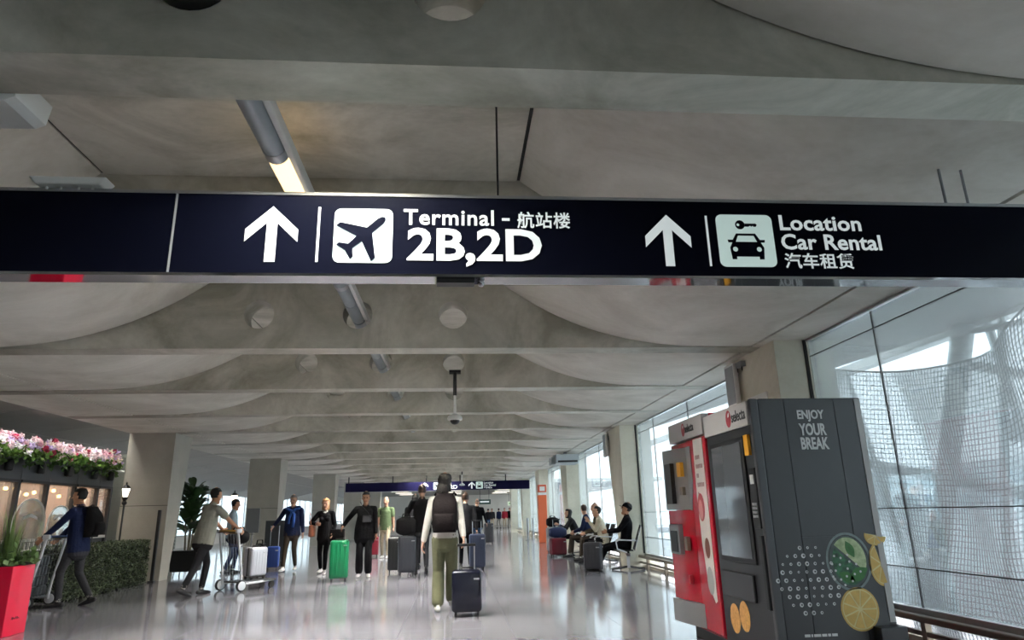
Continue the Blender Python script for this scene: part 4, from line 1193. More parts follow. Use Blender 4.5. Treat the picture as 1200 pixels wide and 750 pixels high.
        inw = Vector((-sgn, 0, 0)); pn = (inw - d * inw.dot(d)); pn = pn.normalized() if pn.length > .2 else Vector((0, 0, -1))
        sd = d.cross(pn).normalized()
        if sd.y < 0: sd = -sd
        pc = wr + d * .05
        B.loft([wr, wr + d * .045, wr + d * .085], [(.024, .018), (.040, .016), (.040, .014)], 'skin', right=sd, n=12, step=.012)
        for k in range(4):
            b0 = wr + d * .085 + sd * (.031 - k * .0207); L = (.070, .079, .073, .056)[k]
            m1 = b0 + (d * math.cos(curl * .7) + pn * math.sin(curl * .7)) * L * .5
            m2 = m1 + (d * math.cos(curl * 2) + pn * math.sin(curl * 2)) * L * .5
            B.loft([b0, m1, m2], [(.0098, .0098), (.0093, .0093), (.0082, .0082)], 'skin', right=sd, n=7, step=.014)
        tb = wr + d * .028 + sd * .036
        t1 = tb + (d * .7 + sd * .6 + pn * .35).normalized() * .035; t2 = t1 + (d * .9 + sd * .15 + pn * (.3 + .4 * curl)).normalized() * .032
        B.loft([tb, t1, t2], [(.0135, .0135), (.011, .011), (.009, .009)], 'skin', right=pn, n=7, step=.014)
    # fuse
    me0 = B.mb.mesh('person_src', [M_WHITE])
    o0 = bpy.data.objects.new('person_src', me0); COL.objects.link(o0)
    md = o0.modifiers.new('r', 'REMESH'); md.mode = 'VOXEL'; md.voxel_size = voxel; md.use_smooth_shade = True
    ms = o0.modifiers.new('s', 'SMOOTH'); ms.factor = .5; ms.iterations = 2
    bpy.context.view_layer.update()
    me = bpy.data.meshes.new_from_object(o0.evaluated_get(bpy.context.evaluated_depsgraph_get()))
    src = B.mb.v
    bpy.data.objects.remove(o0)
    slots = ['top', 'pants', 'skin', 'shoe', 'sock', 'collar', 'eye', 'lip']
    topm = FAB[top]; pm_ = FAB[pants]
    mats = {'top': topm, 'pants': pm_, 'skin': SKIN[skin], 'shoe': M_SHOEW if shoes == 'white' else M_SHOEB, 'sock': FAB['sock'], 'collar': FAB[collar] if collar else topm, 'eye': M_EYE, 'lip': M_LIP}
    me.materials.clear()
    for s_ in slots: me.materials.append(mats[s_])
    kd = kdtree.KDTree(len(src))
    for i, v in enumerate(src): kd.insert(v, i)
    kd.balance()
    co = np.empty(len(me.vertices) * 3); me.vertices.foreach_get('co', co); co = co.reshape(-1, 3)
    hz_ = hemz if hem < .9 or baggy_top else .0
    def rtag(c):
        t = B.tags[kd.find(c)[1]]
        if t == 'torso': t = 'top' if (Vector(c) - pel).dot(up) > hz_ - .012 else 'pants'
        return slots.index(t)
    vt = [rtag(c) for c in co]
    Hi = HM.inverted()
    # a vertex shared by two regions takes the outer layer; faces use the majority
    idx = []
    hpos = HM.translation
    for p in me.polygons:
        t = [vt[k] for k in p.vertices]
        m = max(set(t), key=t.count)
        if m == 2:
            c = p.center
            if (c - hpos).length < .25:
                q = Hi @ c
                if q.y > .05:
                    if (abs(abs(q.x) - .031) / .014) ** 2 + ((q.z - .082) / .0085) ** 2 < 1: m = 6
                    elif (q.x / .026) ** 2 + ((q.z - .012) / .008) ** 2 < 1: m = 7
        idx.append(m)
    me.polygons.foreach_set('material_index', idx)
    me.polygons.foreach_set('use_smooth', [True] * len(me.polygons))
    me.name = 'person'
    k = H / 1.75
    o = link('person', me)
    o.location = (x, y, z); o.rotation_euler = (0, 0, rot); o.scale = (k, k, k)
    tag(o, label, 'person', group)
    # hair: shell over the skull that leaves the face free, plus length for longer styles
    if hair:
        hb = MB(); rows = []
        low = {'short': .045, 'bald': .12, 'bob': -.06, 'long': -.03, 'bun': .0}[hairstyle]
        thick = {'short': .010, 'bald': .003, 'bob': .020, 'long': .018, 'bun': .016}[hairstyle]
        nseg, nr = 20, 12
        for i in range(nr + 1):
            h = low + (.205 - low) * i / nr
            # interpolate the skull profile
            q = [p for p in prof]
            j = 0
            while j < len(q) - 2 and q[j + 1][0] < h: j += 1
            t = (h - q[j][0]) / (q[j + 1][0] - q[j][0]); t = max(0, min(1.25, t))
            rx, ry, yo = [q[j][m] + (q[j + 1][m] - q[j][m]) * t for m in (1, 2, 3)]
            if h < .1 and hairstyle in ('bob', 'long', 'bun'): rx, ry, yo = max(rx, .072), max(ry, .085), -.008
            row = []
            for s_ in range(nseg):
                a = 2 * PI * s_ / nseg
                fx_, fy_ = math.cos(a), math.sin(a)
                th = thick * (1 + .25 * math.sin(5 * a + i))
                if h > .185: th += .006
                face = fy_ > .25 and h < (.145 if hairstyle != 'bald' else .19)
                if hairstyle in ('short',) and h < .09 and fy_ > -.25: face = True
                if hairstyle == 'bald' and h > .15: face = True
                if face: th = -.022
                row.append(HM @ Vector(((rx + th) * fx_, yo + (ry + th) * fy_, h + (.008 if h > .18 else 0))))
            rows.append(row)
        b = hb.quad_grid(rows, closed_u=True)
        hb.add(tuple(b + k_ for k_ in range(nseg))); e = b + nr * nseg; hb.add(tuple(e + nseg - 1 - k_ for k_ in range(nseg)))
        if hairstyle == 'long':
            hb.tube([HM @ Vector(p) for p in ((0, -.045, .09), (0, -.075, .0), (-.01, -.10, -.09), (-.02, -.115, -.18), (-.025, -.12, -.26), (-.03, -.11, -.33))], [.080, .086, .076, .058, .040, .010], 12, flat=.75)
        if hairstyle == 'bun': hb.sphere(HM @ Vector((0, -.12, .13)), .045)
        ho = hb.obj('hair', HAIR[hair], o, smooth='all')
    if cap:
        cbm = MB(); rows = []
        for i in range(8):
            a = PI / 2 * i / 7
            rows.append([HM @ Vector(((.09 * math.cos(a)) * math.cos(2 * PI * s_ / 18), -.008 + (.112 * math.cos(a)) * math.sin(2 * PI * s_ / 18), .105 + .115 * math.sin(a))) for s_ in range(18)])
        cbm.quad_grid(rows, closed_u=True)
        cbm.obj('cap', FAB[cap], o, smooth='all')
        bm_ = MB(); br = [[HM @ Vector((.075 * math.sin(t), .07 + r_ * math.cos(t), .108 - r_ * .12)) for t in [(-1.1 + 2.2 * k_ / 8) for k_ in range(9)]] for r_ in (.02, .06, .10)]
        bm_.quad_grid(br); bm_.quad_grid([[p - Vector((0, 0, .006)) for p in r_] for r_ in br])
        bm_.obj('cap_brim', FAB[cap], o)
    return o, HM

FAB = {n: fabric(n, c) for n, c in dict(white='#d8d5cd', olive='#74765c', black='#0e0e11', navy='#1b2340', charcoal='#232326', grey='#8b8a80', greytee='#8f8f84', brown='#40372f', green='#5f7052', khaki='#b9ab93', jeans='#37506f', blue='#2c4a86', darkgrey='#3d3d40', oliv2='#5a5341', cream='#cfc7b2', red='#8b2632', sock='#c9c4bb', lightblue='#a9bcc8').items()}
R_ = math.radians

# 1 woman in the middle, walking away
woman, _ = person('woman in white shirt and wide olive trousers walking away, backpack on', -.14, 9.42, R_(-2), 1.74, footL=(-.09, .02, .0), footR=(.08, .30, .02), handL=(-.31, -.02, .76), handR=(.27, -.30, .84), top='white', pants='olive', shoes='white', hair='black', hairstyle='long', female=True, loose=1.34, hem=.90, head_yaw=-24, voxel=.008, toeR=(.1, 1, -.05))
# 2 man pushing the left trolley
person('man in navy jacket pushing a luggage trolley beside the hedge', -5.84, 11.45, R_(88), 1.74, lean=5, footL=(-.10, .12, 0), footR=(.10, -.24, .03), toeR=(.1, 1, -.3), handL=(-.22, .42, 1.01), handR=(.22, .42, 1.01), top='navy', pants='darkgrey', hair='black', skin='tan', hem=.80, head_pitch=-4, voxel=.008, bulk=1.05)
# 3 man in grey T-shirt pushing a cart
person('man in grey T-shirt and dark trousers pushing a trolley away', -4.32, 12.52, R_(-38), 1.76, lean=10, footL=(-.10, .10, 0), footR=(.10, -.36, .05), toeR=(.05, 1, -.4), handL=(-.24, .52, 1.02), handR=(.24, .52, 1.02), top='greytee', sleeve='short', pants='charcoal', hair='black', skin='tan', hem=.82, baggy_top=.012, voxel=.008, bulk=1.05)
# 4 companion behind him
person('dark-haired person in pale shirt half hidden behind the grey T-shirt man', -5.35, 17.3, R_(-70), 1.68, footL=(-.08, .1, 0), footR=(.1, -.1, 0), top='lightblue', sleeve='short', pants='navy', hair='black', skin='tan', voxel=.011)
# 5 older man walking towards us with a blue scarf
oldman, OH = person('grey-haired man in navy jacket with a blue scarf, walking closer', -3.98, 17.5, R_(178), 1.76, footL=(-.10, -.10, .02), footR=(.09, .28, 0), handL=(-.29, .06, .78), handR=(.46, -.05, 1.04), top='navy', pants='brown', shoes='white', hair='grey', skin='light', hem=.82, voxel=.009, bulk=1.05)
# 6 woman with green case
blond, _ = person('blond woman in black jacket walking beside the green suitcase', -2.98, 16.35, R_(176), 1.63, footL=(-.07, .12, 0), footR=(.10, -.16, .02), handL=(-.24, .16, .93), handR=(.16, .24, 1.16), elbowR=(1, -.3, -.6), top='black', pants='black', shoes='white', hair='blond', hairstyle='bob', skin='light', female=True, hem=.80, collar='white', voxel=.009, head_pitch=6)
# 7 man in black
person('dark-haired man dressed all in black with white shoes', -1.93, 15.2, R_(184), 1.72, footL=(-.10, .06, 0), footR=(.10, -.02, 0), handL=(-.25, .12, .82), handR=(.46, .14, 1.04), top='black', pants='black', shoes='white', hair='black', skin='tan', loose=1.32, hem=.78, baggy_top=.03, bulk=1.04, voxel=.009)
# 8 man in green shirt
person('man in green T-shirt and pale trousers carrying a backpack', -2.12, 21.6, R_(172), 1.77, footL=(-.10, .1, 0), footR=(.10, -.08, 0), top='green', sleeve='short', pants='khaki', shoes='white', hair='grey', hairstyle='bald', skin='light', hem=.82, voxel=.011)
# 9 tall man in black walking away
person('tall man in black sweater walking away left of the woman', -.74, 15.5, R_(4), 1.86, footL=(-.10, .24, .0), footR=(.10, -.14, .03), toeR=(0, 1, -.3), handL=(-.36, .22, .98), handR=(.27, .08, .8), top='black', pants='darkgrey', hair='brown', skin='light', hem=.82, voxel=.010, bulk=1.06)
# 10 companion mostly hidden behind him
person('person in black glimpsed behind the tall man in black', -.98, 17.0, R_(0), 1.70, footL=(-.1, -.1, 0), footR=(.1, .2, 0), top='charcoal', pants='black', hair='black', voxel=.013)
# 11 person behind the woman's right shoulder
person('dark-haired person in grey walking just beyond the woman in white', .24, 16.6, R_(3), 1.70, footL=(-.1, .2, 0), footR=(.1, -.15, 0), handR=(.27, -.12, .8), top='charcoal', pants='black', hair='brown', voxel=.012)
# 12 bald man in dark coat and jeans
person('bald man in dark coat and blue jeans walking away', .82, 26.2, R_(-4), 1.76, footL=(-.1, .15, 0), footR=(.1, -.15, 0), handR=(.36, -.05, .84), top='black', pants='jeans', hair='grey', hairstyle='bald', hem=.74, voxel=.013, bulk=1.1)
# people in the far hall
FARP = [(2.75, 58.5, 'black', 'jeans'), (3.15, 60.0, 'charcoal', 'khaki'), (3.9, 62.5, 'navy', 'grey'), (4.35, 61.5, 'red', 'khaki'), (4.9, 63.0, 'black', 'grey'), (5.3, 62.0, 'darkgrey', 'charcoal'), (5.8, 64.5, 'navy', 'khaki'), (6.3, 66.0, 'black', 'jeans'), (1.5, 57.0, 'darkgrey', 'black')]
for i, (px, py, tp_, pa) in enumerate(FARP):
    person('%s of the tiny figures in the far hall, in a %s top' % (['first from left', 'second from left', 'third from left', 'fourth from left', 'fifth from left', 'sixth from left', 'seventh from left', 'rightmost', 'lone leftmost'][i], {'darkgrey': 'dark grey'}.get(tp_, tp_)), px, py, R_([0, 180, 30, 170, 200, 10, 90, 180, 0][i]), 1.66 + .02 * (i % 6), footL=(-.1, .12, 0), footR=(.1, -.1, 0), top=tp_, pants=pa, hair='black', voxel=.024, group='figures in the far hall')

# seated people by the window
SEAT = dict(pelvis=(0, 0, .55), footL=(-.12, .50, 0), footR=(.12, .48, 0))
person('seated man in black cap and jacket looking at a phone', 3.66, 14.9, R_(78), 1.76, lean=-6, **{**SEAT, 'footL': (-.10, .66, .0), 'footR': (.10, .60, 0)}, handL=(-.10, .38, .78), handR=(.10, .38, .78), head_pitch=-22, top='black', pants='black', hair='black', hairstyle='short', cap='black', skin='tan', voxel=.010, hem=.9, bulk=1.05)
person('seated dark-haired person in cream shirt resting chin on hands', 3.70, 17.3, R_(84), 1.72, lean=12, **SEAT, handL=(-.08, .36, .98), handR=(.06, .36, 1.0), head_pitch=-14, top='cream', pants='black', hair='black', skin='light', voxel=.011)
person('seated bald man in olive shirt between the cream and navy sitters', 3.74, 18.05, R_(84), 1.80, lean=4, **SEAT, handL=(-.15, .36, .66), handR=(.15, .36, .66), top='oliv2', pants='brown', hair='grey', hairstyle='bald', skin='light', voxel=.012)
person('seated brown-haired man in navy jumper looking away', 3.70, 19.5, R_(70), 1.78, lean=2, **SEAT, handL=(-.15, .34, .66), handR=(.15, .34, .66), head_yaw=-50, top='navy', pants='brown', hair='brown', skin='light', voxel=.012)
person('seated long-haired person in charcoal leaning far forward', 3.66, 20.9, R_(84), 1.72, lean=22, **SEAT, handL=(-.1, .55, .86), handR=(.1, .58, .86), head_pitch=-10, top='charcoal', pants='black', hair='black', hairstyle='bob', skin='light', voxel=.012)

# scarf, bags, phones
def part_of_person(mb, name, m, p, smooth='all'): return mb.obj(name, m, p, smooth=smooth)
sf = MB()
sf.tube([(.16, .0, 1.44), (.10, .11, 1.43), (0, .135, 1.38), (-.06, .14, 1.30), (-.06, .145, 1.12), (-.05, .14, 1.0)], [.04, .045, .05, .045, .045, .04], 10, flat=.6)
sf.tube([(-.16, .0, 1.44), (-.10, .11, 1.43), (0, .13, 1.36), (.05, .14, 1.22), (.06, .14, 1.08)], [.04, .045, .05, .045, .04], 10, flat=.6)
sf.tube([(.16, 0, 1.44), (.12, -.09, 1.47), (0, -.11, 1.48), (-.12, -.09, 1.47), (-.16, 0, 1.44)], .045, 10, flat=.7)
sf.obj('scarf', FAB['blue'], oldman, smooth='all')

def backpack(label, x, y, z, rot, w=.30, h=.44, d=.17, m='bag_black', k=1.0):
    t = thing('backpack', label, 'backpack', (x, y, z), rot)
    M_ = BAG[m]
    rows = []
    for i in range(13):
        q = i / 12; zz = h * q
        s = (1 - .35 * max(0, q - .75) / .25 * max(0, q - .75) / .25) * (.92 + .08 * math.sin(PI * q))
        dd = d * (.75 + .35 * math.sin(PI * min(1, q * 1.1)) - .25 * max(0, q - .7) / .3)
        rows.append([(w / 2 * s * math.copysign(abs(math.cos(a)) ** .55, math.cos(a)), -dd / 2 + dd / 2 * math.copysign(abs(math.sin(a)) ** .6, math.sin(a)), zz) for a in [2 * PI * k_ / 20 for k_ in range(20)]])
    mb = MB(); b = mb.quad_grid(rows, closed_u=True); mb.add(tuple(range(b, b + 20))); mb.add(tuple(range(b + 12 * 20 + 19, b + 12 * 20 - 1, -1)))
    mb.obj('body', M_, t, smooth='all')
    mb = MB(); rows = []
    for i in range(7):
        q = i / 6
        rows.append([(w * .40 * math.copysign(abs(math.cos(a)) ** .5, math.cos(a)), -d * .85 - .05 * math.sin(PI * (.1 + .8 * q)) + .05 * math.sin(a), .03 + h * .42 * q) for a in [2 * PI * k_ / 14 for k_ in range(14)]])
    b = mb.quad_grid(rows, closed_u=True); mb.add(tuple(range(b, b + 14))); mb.add(tuple(range(b + 6 * 14 + 13, b + 6 * 14 - 1, -1)))
    mb.obj('pocket', M_, t, smooth='all')
    for sx in (-1, 1):
        MB().tube([(sx * w * .28, -.01, h * .95), (sx * w * .36, .06, h * 1.02), (sx * w * .42, .17, h * .98), (sx * w * .43, .225, h * .72), (sx * w * .45, .17, h * .35), (sx * w * .40, .02, h * .12)], .016, 8, flat=.6).obj('strap', M_, t, smooth='all')
    MB().tube([(-.04, -.03, h * .97), (-.03, -.03, h * 1.05), (.03, -.03, h * 1.05), (.04, -.03, h * .97)], .008, 6).obj('grab_loop', M_, t)
    MB().tube([(-w * .4, -d * .80, h * .62), (0, -d * .98, h * .66), (w * .4, -d * .80, h * .62)], .004, 5).obj('zip', M_GREYP, t)
    return t
BAG = {'bag_black': mat('bag_black', '#100f11', rough=.8, spec=.15, bump=.3, bscale=30), 'bag_dark': mat('bag_darkbrown', '#171213', rough=.8, spec=.15, bump=.3, bscale=30), 'bag_navy': mat('bag_navy', '#1d2c56', rough=.6, bump=.3, bscale=30)}
backpack('dark brown backpack worn by the woman in white', -.14, 9.31, .985, R_(-2), .33, .50, .17, 'bag_dark')
backpack('black backpack worn by the man in the navy jacket', -5.74, 11.45, 1.0, R_(88), .30, .46, .17, 'bag_black')
backpack('dark backpack worn by the man in the green T-shirt', -2.13, 21.75, 1.02, R_(172), .30, .46, .16, 'bag_black')

# ================================================================== LUGGAGE
def suitcase(label, x, y, rot, w, h, d, hexc, handle=.0, ribs=5, rough=.35, lie=False, z=0, group='rolling suitcases', trim='#17181a', metal=0):
    nm = 'case_' + hexc.strip('#')
    m = mat(nm, hexc, rough=rough, metal=metal)
    t = thing('suitcase', label, 'suitcase', (x, y, z), rot, group)
    zb = .055
    MB().box(-w / 2, w / 2, -d / 2, -.004, zb, zb + h).obj('front_shell', m, t, smooth=True, bevel=min(.045, d * .22), bseg=4)
    MB().box(-w / 2, w / 2, .004, d / 2, zb, zb + h).obj('back_shell', m, t, smooth=True, bevel=min(.045, d * .22), bseg=4)
    MB().box(-w / 2 + .008, w / 2 - .008, -.006, .006, zb + .008, zb + h - .008).obj('zip_seam', M_RUBBER, t)
    rm_ = MB().box(-.008, .008, 0, .006, zb + .07, zb + h - .07).mesh('rib', m, bevel=.003)
    for i in range(ribs):
        xx = -w / 2 + w * (i + 1) / (ribs + 1)
        for yy, rz in ((-d / 2 - .004, 0), (d / 2 + .004, PI)):
            o = link('rib', rm_, t); o.location = (xx if rz == 0 else xx, yy, 0); o.rotation_euler = (0, 0, rz)
    wm = MB().lathe([(.012, -.011), (.026, -.010), (.026, .010), (.012, .011)], 12, axis='x').mesh('wheel', M_RUBBER, smooth=True)
    fm_ = MB().box(-.016, .016, -.014, .014, .02, zb + .012).mesh('wheel_mount', M_BLACK)
    for sx in (-1, 1):
        for sy in (-1, 1):
            o = link('wheel_mount', fm_, t); o.location = (sx * (w / 2 - .05), sy * (d / 2 - .045), 0)
            q = link('wheel', wm, o); q.location = (0, -.008, .026)
    if handle:
        hd_ = MB().tube([(-.10, d / 2 - .03, zb + h - .02), (-.10, d / 2 - .03, zb + h + handle)], .009, 8).tube([(.10, d / 2 - .03, zb + h - .02), (.10, d / 2 - .03, zb + h + handle)], .009, 8).obj('handle', M_ALU, t, smooth=True)
        MB().box(-.12, .12, d / 2 - .045, d / 2 - .015, zb + h + handle - .005, zb + h + handle + .03).obj('grip', M_BLACK, hd_, bevel=.008)
    MB().tube([(-.09, 0, zb + h - .005), (-.08, 0, zb + h + .025), (.08, 0, zb + h + .025), (.09, 0, zb + h - .005)], .010, 8).obj('carry_handle', M_BLACK, t, smooth='all')
    MB().box(w / 2 - .10, w / 2 - .03, -d / 2 - .008, -d / 2 + .002, zb + h - .11, zb + h - .09).obj('badge', M_ALU, t)
    return t
suitcase('navy suitcase pulled by the woman in white', .14, 8.94, R_(0), .37, .485, .22, '#0d1022', handle=.28, ribs=0, rough=.25)
suitcase('bright green suitcase beside the blond woman', -2.30, 14.3, R_(6), .36, .72, .26, '#0b7247', handle=0, ribs=4, rough=.3)
suitcase('silver ribbed suitcase standing on the trolley of the man in grey', -3.67, 13.39, R_(52), .36, .50, .25, '#b9bac0', ribs=5, rough=.3, metal=.3, z=.162)
suitcase('blue suitcase with raised handle beside the man with the scarf', -4.55, 18.15, R_(10), .30, .50, .22, '#32509a', handle=.50, ribs=4)
suitcase('large grey suitcase carrying a black bag near the tall man', -1.04, 15.3, R_(8), .37, .74, .27, '#33353c', ribs=3, rough=.3)
suitcase('black suitcase just left of the large grey one', -1.36, 16.0, R_(5), .30, .70, .25, '#1b1c20', ribs=3)
suitcase('burgundy suitcase behind the man in green', -2.60, 22.6, R_(8), .34, .55, .24, '#7a1a2c', ribs=4)
suitcase('blue-grey ribbed suitcase beyond the woman in white', .50, 16.2, R_(3), .36, .72, .26, '#2f3850', handle=.28, ribs=6)
suitcase('dark grey ribbed suitcase standing alone far down the hall', 1.42, 29.9, R_(6), .40, .78, .28, '#38373a', ribs=6)
suitcase('dark grey suitcase in front of the seated man in the cap', 2.90, 14.75, R_(-22), .38, .53, .26, '#2a2b31', ribs=4)
suitcase('burgundy suitcase under a blue bag by the seats', 2.93, 20.0, R_(10), .46, .45, .26, '#6f1326', handle=.50, ribs=2)
suitcase('silver-grey suitcase farthest among the seats', 3.06, 22.2, R_(4), .32, .70, .26, '#85868a', handle=.12, ribs=4)

def duffel(label, x, y, z, rot, w, h, d, m, group=None):
    t = thing('travel_bag', label, 'bag', (x, y, z), rot, group)
    rows = []
    for i in range(11):
        q = i / 10; s = max(.25, math.sin(PI * (.08 + .84 * q)) ** .35)
        rows.append([(-w / 2 + w * q, d / 2 * s * math.copysign(abs(math.cos(a)) ** .7, math.cos(a)), h / 2 + h / 2 * s * math.copysign(abs(math.sin(a)) ** .7, math.sin(a))) for a in [2 * PI * k / 16 for k in range(16)]])
    mb = MB(); b = mb.quad_grid(rows, closed_u=True); mb.add(tuple(range(b, b + 16))); mb.add(tuple(range(b + 10 * 16 + 15, b + 10 * 16 - 1, -1)))
    mb.obj('body', m, t, smooth='all')
    for sy in (-1, 1):
        MB().tube([(-w * .22, sy * d * .3, h * .85), (-w * .16, sy * d * .2, h * 1.12), (w * .16, sy * d * .2, h * 1.12), (w * .22, sy * d * .3, h * .85)], .012, 7).obj('handle', m, t, smooth='all')
    MB().tube([(-w * .4, 0, h * .98), (w * .4, 0, h * .98)], .006, 5).obj('zip', M_GREYP, t)
    return t
duffel('black bag resting on the large grey suitcase', -1.07, 15.3, .80, R_(8), .42, .40, .26, BAG['bag_black'])
duffel('blue bag resting on the burgundy suitcase by the seats', 2.93, 19.98, .512, R_(10), .50, .30, .28, BAG['bag_navy'])
duffel('black bag hanging beside the blue suitcase', -4.86, 18.0, .02, R_(10), .36, .62, .28, BAG['bag_black'])
duffel('black shoulder bag lying on top of the silver-grey suitcase', 3.1, 22.15, .77, R_(4), .40, .30, .22, BAG['bag_black'])
# handbags
hb_ = thing('shoulder_bag', 'tan shoulder bag carried by the blond woman', 'bag', (-3.25, 16.25, .80), R_(176))
MB().box(-.05, .05, -.14, .14, 0, .26).obj('body', mat('leather_tan', '#8a4f34', rough=.5), hb_, bevel=.03, bseg=3, smooth=True)
MB().tube([(0, -.11, .25), (.05, -.06, .46), (.06, 0, .52), (.05, .06, .46), (0, .11, .25)], .008, 6).obj('strap', MATS['leather_tan'], hb_)
tb_ = thing('tote_bag', 'black tote bag hanging from the blond woman\'s arm', 'bag', (-2.66, 16.15, .62), R_(176))
MB().box(-.17, .17, -.05, .05, 0, .34).obj('body', BAG['bag_black'], tb_, bevel=.025, bseg=3, smooth=True)
for sy in (-.03, .03):
    MB().tube([(-.09, sy, .33), (-.07, sy, .50), (.07, sy, .50), (.09, sy, .33)], .008, 6).obj('strap', BAG['bag_black'], tb_)
sl_ = thing('sling_bag', 'dark grey sling bag across the chest of the man in black', 'bag', (-1.93, 15.2, 0), R_(184))
MB().box(-.13, .05, .165, .21, 1.10, 1.24).obj('pouch', mat('sling_grey', '#34353a', rough=.6), sl_, bevel=.015)
MB().tube([(-.14, .15, 1.15), (-.06, .185, 1.30), (.06, .165, 1.42), (.12, .06, 1.52), (.10, -.06, 1.50)], .012, 6, flat=.5).obj('strap', MATS['sling_grey'], sl_)
ph = thing('phone', 'black phone held by the seated man in the cap', 'phone', (3.28, 14.98, .83), R_(78))
MB().box(-.038, .038, 0, .009, 0, .15).obj('body', M_BLACK, ph, bevel=.003)
MB().box(-.034, .034, -.001, 0, .008, .142).obj('screen', mat('phone_screen', '#20242a', rough=.1), ph)

# luggage trolleys
M_TW = mat('trolley_white', '#d5d7da', rough=.3, metal=.2)
M_TY = mat('trolley_yellow', '#c79a3e', rough=.4)
M_TBLUE = mat('trolley_blue', '#3f5fa0', rough=.4)
def trolley(label, x, y, rot, grip):
    t = thing('luggage_trolley', label, 'trolley', (x, y, 0), rot, 'luggage trolleys')
    for sx in (-1, 1):
        MB().tube([(sx * .27, .14, .10), (sx * .275, .12, .35), (sx * .27, .04, .75), (sx * .265, .0, 1.0)], .020, 10).obj('upright', M_TW, t, smooth=True)
        MB().tube([(sx * .27, .12, .12), (sx * .26, .5, .13), (sx * .15, .92, .14)], .018, 8).obj('side_rail', M_TW, t, smooth=True)
        wh = MB().lathe([(.03, -.024), (.085, -.022), (.098, -.012), (.098, .012), (.085, .022), (.03, .024)], 20, c=(sx * .30, .12, .098), axis='x').obj('wheel', M_RUBBER, t, smooth=True)
        MB().lathe([(.072, -.030), (.074, .030), (.03, .034)], 16, c=(sx * .30, .12, .098), axis='x').obj('hubcap', M_TW, wh, smooth=True)
        MB().lathe([(.02, -.016), (.06, -.014), (.06, .014), (.02, .016)], 14, c=(sx * .14, .88, .06), axis='x').obj('front_wheel', M_RUBBER, t, smooth=True)
    MB().box(-.24, .24, .14, .90, .135, .16).obj('platform', mat('trolley_deck', '#55575a', rough=.4, metal=.4), t, bevel=.006)
    MB().tube([(-.29, 0, 1.02), (.29, 0, 1.02)], .019, 10).obj('handle_bar', grip, t, smooth=True)
    MB().tube([(-.25, -.05, 1.00), (.25, -.05, 1.00)], .010, 8).obj('brake_bar', M_BLACK, t, smooth=True)
    for sx in (-1, 1):
        MB().box(sx * .29 - .03, sx * .29 + .03, -.06, .04, .985, 1.055).obj('handle_cap', M_TW, t, bevel=.012, smooth=True)
    bk = MB()
    for k in range(7):
        xx = -.24 + .08 * k
        bk.tube([(xx, .04, .97), (xx, .07, .76), (xx, .30, .74), (xx, .36, .95)], .004, 5)
    for p in (((-.25, .04, .97), (.25, .04, .97)), ((-.25, .36, .95), (.25, .36, .95)), ((-.25, .30, .74), (.25, .30, .74)), ((-.25, .07, .76), (.25, .07, .76))):
        bk.tube(p, .006, 6)
    bk.obj('basket', M_STEEL, t)
    bw = MB()
    for k in range(6):
        xx = -.2 + .08 * k
        bw.tube([(xx, .13, .16), (xx, .08, .74)], .004, 5)
    bw.obj('back_wires', M_STEEL, t)
    return t
trolley('luggage trolley loaded with black suitcases, pushed by the man in navy', -6.18, 11.46, R_(90), M_TBLUE)
trolley('luggage trolley with yellow handle pushed by the man in grey', -4.04, 12.92, R_(-38), M_TY)
ca, sa = math.cos(R_(90)), math.sin(R_(90))
def flatcase(label, x, y, z, rot, w, d, h, hexc):
    t = thing('suitcase', label, 'suitcase', (x, y, z), rot, 'suitcases stacked on the left trolley')
    MB().box(-w / 2, w / 2, -d / 2, d / 2, 0, h * .49).obj('lower_shell', mat('case_' + hexc.strip('#'), hexc, rough=.5), t, bevel=.03, bseg=3, smooth=True)
    MB().box(-w / 2, w / 2, -d / 2, d / 2, h * .51, h).obj('upper_shell', MATS['case_' + hexc.strip('#')], t, bevel=.03, bseg=3, smooth=True)
    MB().box(-w / 2 + .02, w / 2 - .02, -d / 2 + .02, d / 2 - .02, h * .47, h * .53).obj('zip_seam', M_GREYP, t)
    MB().tube([(-.08, -d / 2 - .0, h * .5), (-.07, -d / 2 - .03, h * .5), (.07, -d / 2 - .03, h * .5), (.08, -d / 2, h * .5)], .009, 6).obj('carry_handle', M_BLACK, t)
cx_, cy_ = -6.18 - .46 * sa, 11.46 + .46 * ca
flatcase('lower black suitcase lying on the left trolley', cx_, cy_, .162, R_(90), .48, .62, .285, '#1a1b1f')
flatcase('upper black suitcase lying on the left trolley', cx_, cy_, .449, R_(90), .46, .60, .285, '#202126')
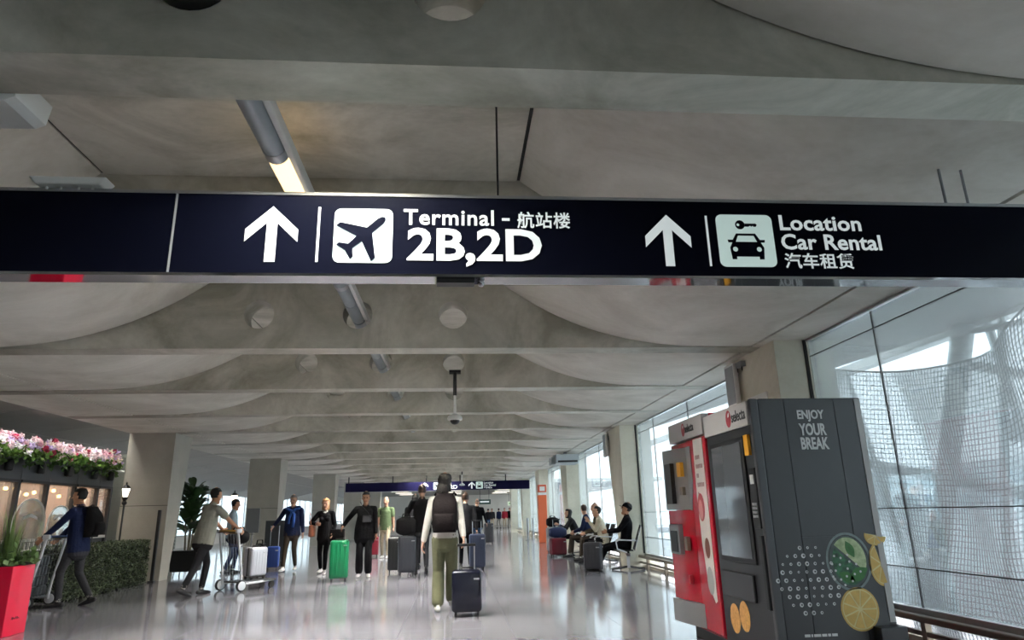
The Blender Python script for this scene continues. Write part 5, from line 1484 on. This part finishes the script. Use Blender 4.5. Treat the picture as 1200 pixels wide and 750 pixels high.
duffel('black bag in the basket of the grey T-shirt man\'s trolley', -4.04 + .2 * math.sin(R_(38)), 12.92 + .2 * math.cos(R_(38)), .78, R_(-38), .44, .26, .24, BAG['bag_black'])

# waiting seats: two benches of mesh chairs facing the corridor
M_MESH = mat('seat_mesh', '#1f2022', rough=.6)
def bench(label, x, y, rot, n):
    t = thing('seat_bench', label, 'bench', (x, y, 0), rot, 'waiting benches')
    W = .72
    MB().box(-W * n / 2 - .05, W * n / 2 + .05, -.06, .02, .30, .36).obj('beam', M_STEEL, t, bevel=.008)
    for i in range(n):
        xc = -W * n / 2 + W * (i + .5)
        st = MB(); st.quad_grid([[(xc - .25, .28, .44), (xc + .25, .28, .44)], [(xc - .25, .1, .42), (xc + .25, .1, .42)], [(xc - .25, -.14, .40), (xc + .25, -.14, .40)]])
        st.quad_grid([[(xc - .25, .28, .425), (xc + .25, .28, .425)], [(xc - .25, .1, .405), (xc + .25, .1, .405)], [(xc - .25, -.14, .385), (xc + .25, -.14, .385)]])
        st.obj('seat', M_MESH, t)
        MB().hexa([(xc - .25, -.17, .42), (xc + .25, -.17, .42), (xc + .25, -.14, .42), (xc - .25, -.14, .42), (xc - .25, -.34, .90), (xc + .25, -.34, .90), (xc + .25, -.315, .90), (xc - .25, -.315, .90)]).obj('backrest', M_MESH, t, bevel=.008)
        for k in (-1, 1):
            MB().tube([(xc + k * .25, -.155, .40), (xc + k * .25, -.33, .91)], .012, 6).obj('back_tube', M_STEEL, t)
            MB().tube([(xc + k * .28, -.20, .60), (xc + k * .28, .16, .62), (xc + k * .28, .22, .58), (xc + k * .28, .20, .44), (xc + k * .28, .0, .36)], .014, 8).obj('armrest', M_TW, t, smooth=True)
    for xc in (-W * n / 2 + .3, W * n / 2 - .3):
        MB().box(xc - .03, xc + .03, -.05, .01, .05, .31).obj('pillar_leg', M_TW, t)
        MB().tube([(xc, -.36, .02), (xc, -.02, .07), (xc, .34, .02)], .020, 8).obj('foot', M_STEEL, t, smooth=True)
bench('near waiting seat of the man in the cap', 3.66, 14.88, R_(78), 1)
bench('long row of waiting seats beyond the man in the cap', 3.70, 19.1, R_(88), 6)
